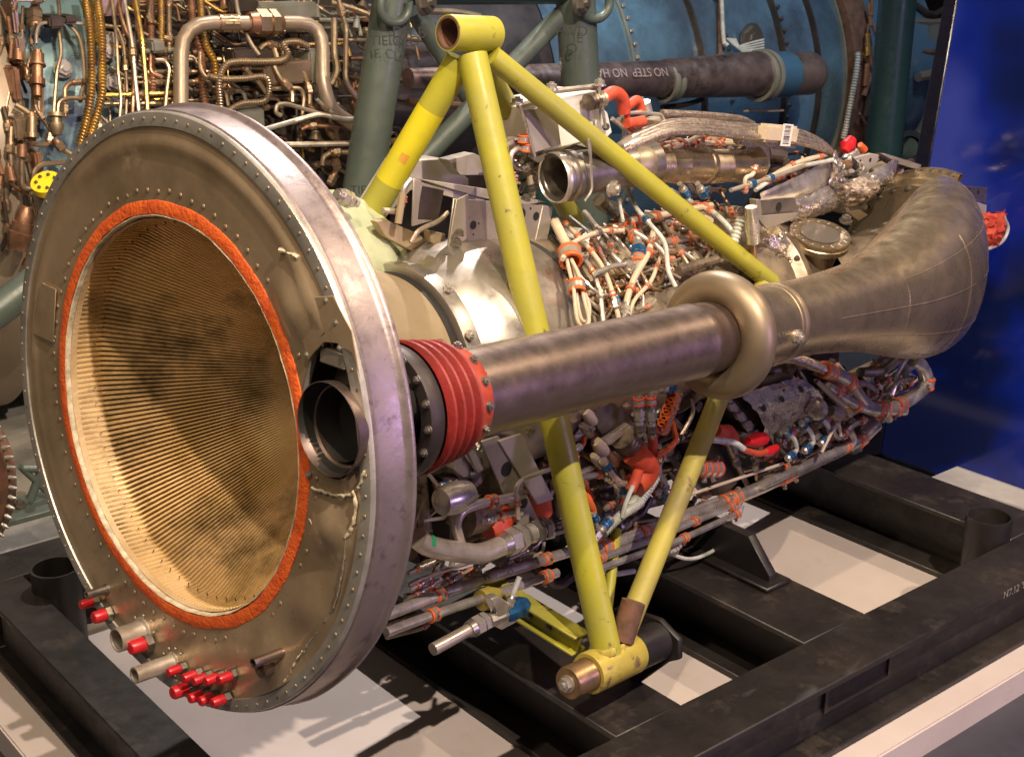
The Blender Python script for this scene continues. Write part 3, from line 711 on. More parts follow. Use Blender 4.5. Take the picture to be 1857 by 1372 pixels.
def plate(D,pts,mt,th=.003,name='bracket',par=None,holes=(),nrm=None):
    if not callable(D): D=LP(D)
    P=[D(*q) for q in pts]; nn=nrm or (P[1]-P[0]).cross(P[2]-P[0]).normalized()
    o=obj(name,bevel(MB().prism(P,nn*th).me(False),min(.0012,th*.3),1),mt,par or en)
    for x,y,r in holes:
        p=D(x,y); k=1 if nn.dot(-FW)>0 else -1; b=p+(nn*(th+.0004) if k>0 else -nn*.0004)
        inst('hole',HOLE,frame(b,nn*k,px(p,r)),o)
    return o
hm=MB().cyl(O,Z*.04,1,20).me(); hm.materials.append(MATS['dark']); HOLE=hm

# --- gearbox and dark machinery under the shaft
ebox(2.1,-.12,-.52,1.05,.26,.26,'soot','gearbox'); ebox(3.5,-.14,-.46,.75,.24,.22,'soot','gearbox'); ebox(1.15,-.1,-.45,.25,.22,.3,'casing','gearbox')
LA([(3.7,.22),(4.9,.18)],'soot','rear_case')
body(.12,[(880,800,40),(860,830,60),(850,850,70)],'soot'); body(.1,[(1010,820,50),(1030,900,60)],'casing')
body(.15,[(1240,760,40),(1300,860,46)],'soot'); body(.05,[(1090,760,60),(1110,850,55)],'steel_dark')
# --- near side, below the pipe, left
body(.47,[(795,912,5),(798,911,12),(800,910,25),(812,906,29),(822,903,30),(832,900,30),(850,894,24)],'steel','domed_canister')
for k,(rr,z_) in enumerate(((22,803),(15,799),(8,796))):
    p=LP(.40)(z_,912-k*.3)
plate(.34,[(806,868),(900,846),(935,860),(936,880),(905,900),(842,893)],'steel_dark',.02,'mount_block')
plate(.38,[(822,850),(832,822),(884,816),(890,858),(840,866)],'gray_sheet',.025,'mount_block')
plate(.44,[(872,800),(905,790),(960,905),(985,960),(958,990),(925,920)],'gray_sheet',.006,'strut_plate',holes=((918,850,14),(950,912,10)))
plate(.45,[(905,800),(945,786),(1005,905),(975,915)],'box_gray',.008,'strut_plate')
et([(845,800),(860,835),(868,850)],9,.40,'plate_edge'); plate(.40,[(838,822),(850,780),(862,776),(880,850),(868,858)],'gray_sheet',.003)
et([(760,842),(768,905),(770,960)],11,.30,'casing'); et([(763,905),(745,960)],7,.36,'casing')
et([(757,975),(780,990),(830,1000),(870,1003),(912,988),(950,972)],19,.50,'tube',n=20,smooth=True,name='drain_hose')
o,Q,r=et([(920,984),(985,958)],15,.50,'steel',n=18)
addfit(o,Q,-.1 if 0 else .05,r*.95,FIT); addfit(o,Q,.75,r*.85,FITK)
p,d_=LP(.50)(772,984),(LP(.5)(785,991)-LP(.5)(765,980)).normalized()
obj('green_band',MB().lathe(p,d_,[(-.006,px(p,19.6)),(.006,px(p,19.8))],24).me(),'green_tape',en)
et([(836,985),(826,950),(838,925),(870,912),(915,905),(950,895)],9,.48,'tube',cl=(.62,),n=14)
et([(940,940),(938,905),(934,885),(945,870),(1010,845)],4.5,.50,'tube',cl=(.18,))
et([(870,945),(905,935),(945,930)],6,.46,'steel',cl=(.5,),ft=(.2,))
body(.42,[(930,925,10),(915,935,24),(895,950,30),(882,960,22)],'red_boot','rubber_boot'); body(.40,[(905,928,18),(870,935,30),(840,940,34)],'casing')
body(.36,[(965,885,20),(975,905,26),(985,930,18)],'red_boot','rubber_boot')
# --- long tube bundle along the belly
BU=LP(.22)
et([(690,1118),(830,1066),(1000,1010),(1080,985)],10,LP(.34),'steel',cl=(.24,.74),n=14)
et([(700,1146),(780,1116),(900,1076),(1010,1038)],9,LP(.38),'steel',cl=(.25,.93),n=14)
et([(700,1133),(860,1085),(960,1050)],4,LP(.3),'steel',cl=()); et([(700,1156),(762,1140),(778,1132)],3.5,LP(.3),cl=(.9,))
et([(1062,1005),(1200,955),(1370,888),(1560,800),(1590,770)],12,LP(.36),'steel',cl=(.05,.16,.42,.45,.62,.64,.93),n=16)
et([(1060,1022),(1190,975),(1330,915)],6.5,LP(.42),'steel',cl=(.1,.72,.98)); et([(1060,1040),(1230,980),(1340,930),(1345,915)],6,LP(.44),'steel',cl=(.6,.95))
et([(1100,985),(1180,950),(1300,905)],4,LP(.36),cl=(.3,)); et([(1380,880),(1540,808),(1548,796),(1540,782)],8,LP(.40),'steel',cl=(.85,))
et([(1170,975),(1240,1012),(1290,1000),(1322,970),(1325,930)],3.5,LP(.4),'white_hose',smooth=True,name='cable'); et([(1085,1030),(1110,1040),(1150,1035)],5,LP(.3),'white_hose',smooth=True,name='cable')
et([(1215,1000),(1232,990),(1240,975)],6,LP(.42),'tube',ft=(.05,),cl=(.9,)); et([(1190,1012),(1215,1000)],8,LP(.42),'steel_dark',n=8)
et([(850,1020),(760,1050),(742,1060)],4,.36,'casing'); eh([(760,1030),(830,1000),(860,990)],4,.34,'steel',3)
for a in(((735,1090),(800,1050)),((745,1070),(790,1040)),((800,1065),(850,1035)),((830,1050),(905,1000)),((740,1040),(800,1010)),((880,1040),(960,1010))):
    et(a,5,.3,'tube',cl=(.3,.7),ft=(.5,))
body(.3,[(960,1020,8),(1000,1060,7)],'soot'); et([(900,1055),(950,1045),(1010,1060),(1040,1045)],8,.15,'soot',smooth=True)
# --- drain fitting with the blue nut
o,Q,r=et([(785,1177),(868,1132)],11.5,.55,'tube',n=20,name='open_pipe'); addfit(o,Q,.93,r*.95,FIT)
o,Q,r=et([(880,1128),(918,1112)],13,.55,'steel',n=6,name='fitting_block',bend=.001)
plate(.57,[(890,1086),(905,1080),(938,1105),(936,1128),(910,1142),(902,1110)],'steel',.02,'fitting_block')
body(.55,[(916,1112,17),(925,1108,19),(948,1097,19),(955,1094,12)],'blue_fit','blue_nut',n=6)
et([(923,1096),(942,1045)],5,.56,'white_hose',ft=(.02,)); body(.38,[(905,1075,10),(885,1080,22),(872,1088,20)],'yellow_worn')
# --- middle cluster: actuator with red boots
plate(.42,[(1072,752),(1104,728),(1118,732),(1145,762),(1168,790),(1125,822),(1098,800)],'steel_dark',.05,'actuator_block')
plate(.46,[(1095,798),(1140,768),(1150,775),(1105,808)],'steel',.012,'bracket')
body(.46,[(1128,792,22),(1140,806,24),(1150,820,25),(1158,828,22)],'casing','connector'); 
eh([(1128,792),(1155,826)],23,.46,'casing',9,amp=.06,smooth=False)
et([(1150,822),(1172,845),(1170,860),(1150,880)],23,.50,'red_boot',smooth=True,n=18,name='rubber_boot'); et([(1158,850),(1152,872),(1143,890)],10,.52,'red_boot',n=12,name='rubber_boot')
et([(1183,782),(1185,830)],9,.50,'red_boot',n=12,name='rubber_boot'); et([(1187,828),(1190,850)],7,.50,'red_boot',name='rubber_boot')
eh([(1182,845),(1180,870),(1160,910),(1125,935),(1095,965)],8.5,.52,'white_hose',6); eh([(1170,855),(1160,895),(1140,918)],9,.50,'white_hose',6); eh([(1192,840),(1190,865),(1165,905)],8,.48,'white_hose',6)
et([(1148,880),(1135,912),(1128,938)],4.5,.54,'white_hose',smooth=True)
o,Q,r=et([(1108,940),(1078,975)],8,.52,'steel',n=10,fk=FITB); addfit(o,Q,.2,r*.8,FITB); addfit(o,Q,.85,r*.8,FIT)
for x,y0,y1 in((1158,712,790),(1180,708,795)):
    o,Q,r=et([(x,y0),(x+2,y1)],6,.52,'steel'); addfit(o,Q,.45,r,FIT); addfit(o,Q,.75,r,FITK); addclamp(o,Q,.2,r*1.2,CLR)
et([(1090,800),(1080,830),(1100,840)],8,.42,'clamp_orange',n=8,name='rubber_boot')
for q in((1060,745,12),(1080,800,14),(1100,820,12),(1118,800,10),(1075,825,9),(1125,850,10),(1055,770,9)):
    body(.44,[(q[0],q[1],q[2]*.7),(q[0]+8,q[1]+8,q[2]),(q[0]+16,q[1]+20,q[2]*.8)],random.choice(['red_boot','clamp_orange','ivory','steel_dark','bronze','casing']),'connector',n=10)
o,Q,r=et([(1095,838),(1112,862),(1125,876),(1140,878)],6,.48,'tube',n=10); addfit(o,Q,.05,r,FITB)
o,Q,r=et([(1038,855),(1062,900),(1085,960)],4.5,.54,'tube'); addfit(o,Q,.75,r*1.3,FITB); body(.54,[(1060,893,4),(1065,900,8),(1074,920,8),(1078,930,5)],'clamp_orange','rubber_boot'); body(.545,[(1037,848,5),(1042,862,5.5)],'red_cap','red_cap')
o=et([(1080,922),(1150,895)],15,.30,'casing',n=18)[0]; p=LP(.32)(1118,907); dd=(LP(.32)(1150,895)-LP(.32)(1080,922)).normalized(); obj('green_band',MB().lathe(p,dd,[(-.008,px(p,16)),(.008,px(p,16))],22).me(),'green_tape',en)
o,Q,r=et([(1190,705),(1218,700)],8,.5,'steel'); addfit(o,Q,.6,r,FITB)
for k in range(6):
    y=722+k*11; x=1222-k*4; p=LP(.52)(x,y); inst('clamp',CLO,frame(p,(E1*.9-E3*.5).normalized(),px(p,8),k),o)
et([(1010,740),(1018,770),(1016,830)],9,.35,'steel_dark'); body(.3,[(1020,755,26),(1040,770,34),(1050,780,22)],'steel'); body(.34,[(1003,800,6),(1030,792,12),(1060,785,14)],'tube')
# right of the rear leg: foil box and its tubes
P=[(1337,712),(1352,705),(1440,690),(1492,724),(1480,752),(1395,796),(1370,760)]
def foilbox():
    D=LP(.46); F=[D(*q) for q in((1336,715),(1388,777),(1392,797),(1482,752),(1496,722),(1445,682))]
    dn=-E2*.14-E3*.0; m=MB(); n=14
    A0,B0=D(1338,715),D(1446,684); A1,B1=D(1388,778),D(1494,724); vs=[];gx,gy=22,12
    for i in range(gx+1):
        for j in range(gy+1):
            a=A0.lerp(B0,i/gx).lerp(A1.lerp(B1,i/gx),j/gy); h=math.sin(PI*min(1,j/gy*1.0))*.012
            vs.append(a+(E3*.5+E2*.8)*h+V((random.uniform(-1,1),random.uniform(-1,1),random.uniform(-1,1)))*.0018)
    fs=[(i*(gy+1)+j,(i+1)*(gy+1)+j,(i+1)*(gy+1)+j+1,i*(gy+1)+j+1) for i in range(gx) for j in range(gy)]
    o=obj('foil_box',mesh(vs,fs),'foil',en)
    A2,B2=D(1392,800),D(1486,750); vs=[]
    for i in range(gx+1):
        for j in range(5):
            vs.append(A1.lerp(B1,i/gx).lerp(A2.lerp(B2,i/gx),j/4)+V((random.uniform(-1,1),random.uniform(-1,1),random.uniform(-1,1)))*.0016-E2*.004*j)
    obj('foil_skirt',mesh(vs,[(i*5+j,(i+1)*5+j,(i+1)*5+j+1,i*5+j+1) for i in range(gx) for j in range(4)]),'foil',o)
    obj('box_core',MB().add([p-E2*.02 for p in F]+[p-E2*.16 for p in F],[(0,1,2,3,4,5),(11,10,9,8,7,6)]+[(i,(i+1)%6,6+(i+1)%6,6+i) for i in range(6)]).me(False),'soot',o)
    plate(.475,[(1400,708),(1432,698),(1438,712),(1408,722)],'gray_sheet',.003,'tab',par=o,holes=((1421,708,4),))
    for q,r in(((1383,738),9),((1418,723),7),((1452,705),7)): p=LP(.485)(*q); inst('slot',HOLE,frame(p,(E2*.8+E3*.6).normalized(),px(p,r)),o)
    body(.50,[(1470,745,4),(1476,742,20),(1482,740,22)],'violet' if 0 else 'foil','end_cap')
foilbox()
plate(.40,[(1320,728),(1336,715),(1390,790),(1372,800)],'box_gray',.01,'comb_bracket'); 
for k in range(4): plate(.42,[(1322+k*14,736+k*16),(1334+k*14,730+k*16),(1340+k*14,740+k*16),(1328+k*14,747+k*16)],'gray_sheet',.012,'comb_tooth')
eh([(1395,655),(1430,648),(1470,660),(1500,672)],10,.50,'braid',3.2,amp=.07,cl=(.98,))
et([(1490,668),(1535,690),(1570,735),(1610,742),(1655,720),(1680,695),(1672,665),(1655,652)],12.5,.40,'steel',cl=(.05,.2,.5,.62,.82),n=16,smooth=True,name='loom_conduit')
et([(1500,700),(1530,722),(1575,742),(1640,745)],9,.42,'steel',cl=(.12,.4,.7,.9),n=12,smooth=True,name='loom_conduit')
et([(1515,680),(1535,735),(1540,750)],10,.38,'casing',cl=(.3,.7),n=12,name='loom_conduit'); et([(1560,700),(1590,660),(1620,650)],11,.2,'tube',cl=(.4,)); et([(1600,730),(1625,690),(1660,655)],8,.25,'tube',cl=(.5,))
eh([(1560,675),(1600,672),(1630,650)],8,.3,'steel_dark',4); et([(1620,690),(1640,655),(1650,645)],4,.4,'steel')
body(.42,[(1505,745,10),(1520,750,15),(1522,750,12)],'gray_sheet','plug'); body(.3,[(1545,770,18),(1575,765,16)],'steel_dark'); et([(1480,690),(1530,735)],5,.46,'gray_sheet')
plate(.42,[(1478,690),(1488,690),(1532,738),(1526,745)],'gray_sheet',.004)
for x in(1432,1462,1492):
    o,Q,r=et([(x-8,780-(x-1432)*.45),(x+8,795-(x-1432)*.45),(x+14,815-(x-1432)*.45),(x+2,826-(x-1432)*.45)],4.5,.46,'white_hose',bend=.012); addfit(o,Q,.05,r,FITB); addfit(o,Q,.97,r*1.1,FITB)
et([(1490,820),(1515,770),(1522,770),(1525,790)],3,.48,'ivory',ft=(.5,)); et([(1505,770),(1520,800),(1545,770),(1570,760)],5,.4,'steel',cl=(.5,.9))
et([(1545,790),(1580,760),(1600,735)],9,.3,'steel',cl=(.3,.8)); et([(1575,775),(1600,745),(1615,740)],7,.2,'tube',cl=(.6,))
et([(1380,868),(1440,850),(1500,820)],8,.35,'casing'); et([(1240,900),(1330,870),(1420,840)],3,.4,'ivory')
eh([(1290,797),(1330,802),(1350,815)],5.5,.5,'white_hose',6); et([(1348,815),(1375,822),(1400,815)],6,.5,'red_boot',smooth=True,name='rubber_boot'); body(.5,[(1385,822,5),(1395,818,9),(1408,812,7)],'red_cap','red_cap'); body(.47,[(1355,800,8),(1370,800,14),(1385,795,12)],'red_cap','red_cap')
body(.44,[(1300,780,10),(1318,785,20),(1330,795,12)],'red_boot','rubber_boot'); et([(1265,850),(1300,850)],13,.4,'steel',ck=CLR,cl=(.3,.6,.9),n=14)
# --- upper left: grey sheet boxes, padded bag, bracket
padm=[]
c0=ep(.95,-.42,.30)
def blob(c,rx,ry,rz,mt,name,n=26,q=.05):
    vs=[]; fs=[]
    for i in range(n+1):
        for j in range(n*2):
            a=PI*i/n; b=PI*j/n; k=1+q*(abs(math.sin(5*b))*-1+.5*math.sin(4*a)); vs.append(c+E1*(rx*math.sin(a)*math.cos(b)*k)+E2*(ry*math.sin(a)*math.sin(b)*k)+E3*(rz*math.cos(a)*k))
    fs=[(i*2*n+j,i*2*n+(j+1)%(2*n),(i+1)*2*n+(j+1)%(2*n),(i+1)*2*n+j) for i in range(n) for j in range(2*n)]
    return obj(name,mesh(vs,fs),mt,en)
blob(c0,.19,.19,.17,'padding','padded_bag',q=.06); blob(ep(1.25,-.5,.05),.15,.16,.16,'padding','padded_bag',q=.06)
f1=LP(-.12)
# tall grey box, far side
plate(-.30,[(735,292),(808,288),(850,325),(850,352),(745,345),(690,405),(668,400)],'box_gray',.06,'air_box'); plate(-.2,[(812,290),(860,278),(905,300),(905,318),(835,318)],'box_gray',.03,'air_box')
# slanted tray in front
plate(-.05,[(748,322),(880,342),(992,366),(940,374),(862,356)],'box_gray',.004,'cover_plate')
plate(-.03,[(748,322),(762,330),(795,345),(782,400),(745,410)],'gray_sheet',.004,'side_panel'); plate(-.02,[(764,336),(806,345),(795,400),(758,398)],'soot',.02,'side_panel')
plate(-.06,[(764,326),(868,350),(880,362),(870,372),(770,345)],'box_gray',.003,'side_panel')
o=plate(.02,[(823,360),(860,362),(1003,374),(1000,385),(962,480),(880,458),(812,450)],'gray_sheet',.004,'hole_bracket',holes=((858,408,8),(946,388,10),(948,438,8),(972,392,8),(835,378,4),(850,395,2),(868,405,2),(858,425,2),(932,405,2.5),(945,402,2.5),(962,378,2.5),(960,445,2),(935,425,2)))
plate(.025,[(985,372),(1003,376),(978,545),(958,560),(950,530)],'gray_sheet',.014,'bracket_leg'); plate(.03,[(828,362),(850,352),(852,430),(812,455)],'gray_sheet',.003,'bracket_web')
plate(.03,[(806,452),(828,438),(862,444),(830,462)],'steel',.003,'bracket_foot'); 
for q in((927,357),(953,362),(828,442),(832,425)): p=LP(.06)(*q); inst('bolt',BOLTD,frame(p,(E3*.9+E2*.3).normalized(),.008),o)
plate(-.1,[(683,402),(700,398),(760,425),(795,455),(765,465),(700,430)],'tan',.02,'lug'); plate(-.05,[(780,418),(808,424),(808,448),(782,440)],'tan',.02,'lug')
et([(745,440),(760,418),(796,400),(812,385)],4.5,0,'casing',smooth=True); et([(694,382),(730,384),(732,340),(745,325)],5.5,-.08,'tube',cl=(.6,)); et([(610,352),(632,362),(648,368)],9,-.15,'steel',n=12,ft=(.3,))
et([(722,405),(730,350)],7,-.05,'tan')
# --- white box with rods and red boots
wb=plate(-.02,[(945,195),(1082,165),(1092,240),(1070,262),(965,280)],'label_white',.11,'control_box')
wb2=plate(.03,[(952,200),(1008,190),(1018,262),(968,278)],'box_gray',.004,'box_panel'); plate(.0,[(958,282),(1060,255),(1078,272),(1040,262),(975,296)],'gray_sheet',.004,'box_tray')
et([(1000,166),(1088,156)],5,0,'tube'); et([(940,192),(975,184)],6,0,'tube',n=6); et([(942,190),(970,284)],3,.05,'steel',n=8); et([(1087,160),(1098,232)],3,.05,'steel')
for q in((1000,163),(1087,156),(938,190)): p=LP(.03)(*q); inst('bolt',BOLT,frame(p,E3,.011),wb)
eh([(1066,186),(1092,180)],15,.03,'casing',8,amp=.07,smooth=False); et([(1092,180),(1112,168),(1128,178),(1132,205)],12,.03,'red_boot',n=16,smooth=True,name='rubber_boot'); et([(1135,195),(1155,182),(1162,195),(1160,205)],9,-.05,'red_boot',n=12,smooth=True,name='rubber_boot')
et([(1136,205),(1140,230),(1148,235)],5,.03,'red_boot',name='rubber_boot'); body(.05,[(1136,224,9),(1166,220,10)],'red_boot','rubber_boot'); body(-.05,[(1160,222,8),(1195,218,9)],'tube'); body(-.05,[(1168,185,12),(1172,205,12)],'steel')
plate(.02,[(1092,195),(1102,205),(1110,240),(1100,250),(1090,240)],'label_white',.004,'side_tag'); p=LP(.04)(1099,230); inst('yellow_dot',HOLE,frame(p,-FW,.008),en)
et([(1135,206),(1160,204),(1200,208),(1205,225)],3.5,.03,'tube',bend=.01); et([(1110,215),(1140,240)],4,.03,'tube')
# --- open port tube and the bellows duct
pp=LP(.06)(1008,322); ax=(E1*.96+E2*.18+E3*.1).normalized(); r=px(pp,46)
obj('open_port',MB().lathe(pp,ax,[(.10,r*.62),(.01,r*.72),(0,r*.80),(-.003,r*.92),(.004,r*1.0),(.012,r*1.0),(.016,r*.92),(.024,r*.92),(.028,r*1.02),(.040,r*1.02),(.046,r*.92),(.12,r*.88),(.26,r*.92)],56).me(),'steel_dark',en)
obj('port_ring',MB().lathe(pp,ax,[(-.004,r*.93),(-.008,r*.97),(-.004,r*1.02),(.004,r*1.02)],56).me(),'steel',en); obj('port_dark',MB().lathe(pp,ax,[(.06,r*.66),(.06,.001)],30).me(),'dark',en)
et([(1072,295),(1066,250),(1070,262),(1074,345),(1060,365)],2.5,.2,'steel'); p=LP(.16)(1105,340); inst('boss',BOLT,frame(p,(E2+E1*.4).normalized(),.016),en)
D=LP(.02); a=D(1140,300); b=D(1362,300); dd=(b-a).normalized(); L=(b-a).length; r=px((a+b)/2,33); pf=[]
def seg(f0_,f1_,k,rid=0):
    if rid:
        for i in range(rid*2+1): pf.append((L*(f0_+(f1_-f0_)*i/(rid*2)),r*k*(1 if i%2 else .94)))
    else: pf.extend([(L*f0_,r*k),(L*f1_,r*k)])
seg(0,.1,1.0); seg(.11,.26,1.0,8); seg(.27,.36,.95); pf.extend([(L*.37,r*1.02),(L*.39,r*1.02)]); seg(.40,.56,.98); pf.extend([(L*.565,r*1.05),(L*.60,r*1.02)]); seg(.61,.74,1.0,8); seg(.75,.9,.95); pf.extend([(L*.93,r*1.1),(L*1.0,r*1.2),(L*1.01,r*.6),(L*1.01,.001)])
obj('bellows_duct',MB().lathe(a,dd,pf,56).me(),'duct',en)
obj('duct_elbow',MB().sweep(catmull([pp+ax*.17,pp+ax*.24,a+dd*.02,a+dd*.05],6),r*1.05,28).me(),'casing',en)
plate(.05,[(1330,245),(1352,235),(1395,262),(1398,300),(1385,310),(1370,272),(1345,262)],'steel',.006,'cast_flange')
for q in((1340,252),(1388,300)): p=LP(.08)(*q); inst('bolt',BOLT,frame(p,-E1,.011),en)
for x in(1240,1272):
    o,Q,r_=et([(x-8,332),(x+4,352)],5,.2,'steel'); addfit(o,Q,.7,r_*1.1,FITB)
# --- braided hoses with the barcode tag
for k,(dy,l) in enumerate(((0,.1),(7,.13),(13,.16),(-5,.05))):
    et([(1130,262+dy),(1165,245+dy),(1215,228+dy),(1270,226+dy),(1330,232+dy),(1400,238+dy)],7,l,'braid',smooth=True,n=12,name='braided_hose')
    et([(1400,238+dy),(1450,245+dy),(1490,262+dy*.6),(1515,285)],6,l,'braid',smooth=True,n=10,name='braided_hose')
body(.12,[(1125,272,14),(1140,264,17),(1155,258,17)],'steel','hose_collar')
et([(1200,205),(1270,208),(1340,215),(1365,225)],6,-.05,'braid',smooth=True,name='braided_hose')
lb=LP(.2); P=[lb(1393,225),lb(1452,230),lb(1446,262),lb(1388,258)]
nn=(P[1]-P[0]).cross(P[3]-P[0]).normalized(); nn=nn if nn.dot(FW)<0 else -nn
tg=obj('hose_sleeve',bevel(MB().prism(P,nn*-.03).me(False),.006,2),'ivory',en)
exx=(P[1]-P[0]).normalized(); eyy=(P[0]-P[3]).normalized(); lc=lb(1426,245)+nn*.0
k0=max((q-lc).dot(nn) for q in P); off=nn*.0012
obj('barcode_label',MB().prism([lc+exx*a-eyy*b+off for a,b in((-.022,-.026),(.022,-.026),(.022,.026),(-.022,.026))],nn*.0006).me(False),'label_white',tg)
m=MB(); yy=-.022
while yy<.022:
    h=random.choice((.0008,.0014,.0022)); m.prism([lc+exx*a-eyy*b+off*1.8 for a,b in((-.014,yy),(.012,yy),(.012,yy+h),(-.014,yy+h))],nn*.0003); yy+=h+random.choice((.001,.0016,.0024))
obj('barcode',m.me(False),'ink',tg)
plate(.1,[(1388,258),(1446,264),(1440,270),(1395,266)],'steel',.006,'clip'); plate(.0,[(1398,262),(1430,268),(1428,310),(1402,310)],'gray_sheet',.02,'clip_leg')
# --- foil shields, wrap, round cover, brackets
def crumple(D,quad,mt,name,g=(24,14),amp=.003,bow=.03):
    D=LP(D) if not callable(D) else D; A,B,C_,E_=[D(*q) for q in quad]; n_=((B-A).cross(E_-A)).normalized(); n_=n_ if n_.dot(FW)<0 else -n_
    vs=[]
    for i in range(g[0]+1):
        for j in range(g[1]+1):
            u,v=i/g[0],j/g[1]; p=A.lerp(B,u).lerp(E_.lerp(C_,u),v)+n_*(bow*math.sin(PI*u)*math.sin(PI*(v*.8+.1)))
            vs.append(p+V((random.gauss(0,1),random.gauss(0,1),random.gauss(0,1)))*amp)
    w=g[1]+1
    me=mesh(vs,[(i*w+j,(i+1)*w+j,(i+1)*w+j+1,i*w+j+1) for i in range(g[0]) for j in range(g[1])]); o=obj(name,me,mt,en)
    return o
crumple(.16,((1378,350),(1505,288),(1512,350),(1385,392)),'steel','foil_shield',amp=.0005,bow=.02)
crumple(.18,((1400,378),(1512,330),(1530,372),(1440,405)),'foil','foil_shield',amp=.0016,bow=.03)
crumple(.20,((1503,335),(1514,272),(1532,300),(1524,345)),'foil','foil_fin',(10,16),.0025,.008)
crumple(.22,((1515,335),(1560,318),(1600,330),(1535,385)),'wrap','woven_wrap',(26,20),.002,.05); crumple(.15,((1530,330),(1620,290),(1620,330),(1540,350)),'foil','foil_shield',amp=.0014)
crumple(.30,((1400,460),(1440,455),(1462,490),(1408,512)),'wrap','woven_wrap',(18,18),.004,.03); crumple(.28,((1385,430),(1425,418),(1440,462),(1402,500)),'foil','foil_shield',(14,14),.002,.02)
plate(.1,[(1538,290),(1580,278),(1602,282),(1575,310),(1540,315)],'box_gray',.01,'mount_plate',holes=((1560,292,3),(1578,290,4))); et([(1600,283),(1665,303)],7,.05,'gray_sheet',n=4)
et([(1370,345),(1430,308),(1510,290)],4,.2,'white_hose',smooth=True,name='cable'); et([(1375,335),(1440,298),(1505,278)],5,.15,'ivory',cl=(.1,.45,.85),smooth=True)
body(.1,[(1532,275,7),(1536,262,15),(1545,252,9)],'red_cap','red_cap'); body(.05,[(1560,262,5),(1566,272,8)],'clamp_orange','rubber_boot')
cd=(E3*.92+E2*.25-E1*.2).normalized(); cp=LP(.33)(1487,425); r=px(cp,57)
cv=obj('round_cover',MB().lathe(cp,cd,[(-.10,r*.6),(-.03,r*.72),(-.025,r*.98),(-.012,r*1.0),(-.010,r*.97),(0,r*.99),(.004,r*.97),(.004,r*.70),(.002,r*.66),(.002,.001)],64).me(),'duct',en)
obj('cover_window',MB().lathe(cp,cd,[(.0035,r*.64),(.0035,.001)],40).me(),'glassy',cv)
u=cd.orthogonal().normalized(); w=cd.cross(u)
for i in range(16): t=2*PI*i/16; inst('bolt',RIVD,frame(cp+cd*.004+(u*math.cos(t)+w*math.sin(t))*r*.84,cd,.006,sz=.003),cv)
inst('bolt',BOLTD,frame(LP(.36)(1533,402),cd,.013),cv)
plate(.38,[(1376,362),(1440,358),(1450,378),(1438,388),(1378,402)],'steel_dark',.004,'slotted_bracket',holes=((1412,375,9),)); plate(.40,[(1372,392),(1450,385),(1438,398),(1390,416)],'gray_sheet',.004,'slotted_bracket'); plate(.39,[(1372,362),(1380,362),(1384,412),(1376,416)],'gray_sheet',.02,'slotted_bracket')
plate(.30,[(1535,384),(1560,380),(1575,390),(1558,400)],'duct',.004,'mount_ear')
plate(.34,[(1730,336),(1795,340),(1790,370),(1768,362),(1740,352)],'duct',.006,'rear_bracket',holes=((1757,345,4),(1774,348,4)))
plate(.36,[(1768,365),(1790,372),(1785,415),(1770,425)],'box_gray',.02,'rear_bracket')
body(.42,[(1362,375,11),(1363,410,13),(1366,440,12)],'steel','upright_pipe'); et([(1362,430),(1365,500)],9,.38,'bronze',n=12)
et([(1352,350),(1350,322),(1365,318),(1372,300)],4,.3,'ivory',cl=(.9,.1),bend=.02); eh([(1344,395),(1330,440)],9,.35,'white_hose',7,smooth=False)
o,Q,r=et([(1325,345),(1400,322),(1460,300)],4,.3,'tube'); addfit(o,Q,.25,r*1.2,FITB); addfit(o,Q,.5,r*1.1,FITB)
plate(.33,[(1358,400),(1368,395),(1372,490),(1362,492)],'steel_dark',.01,'bracket')
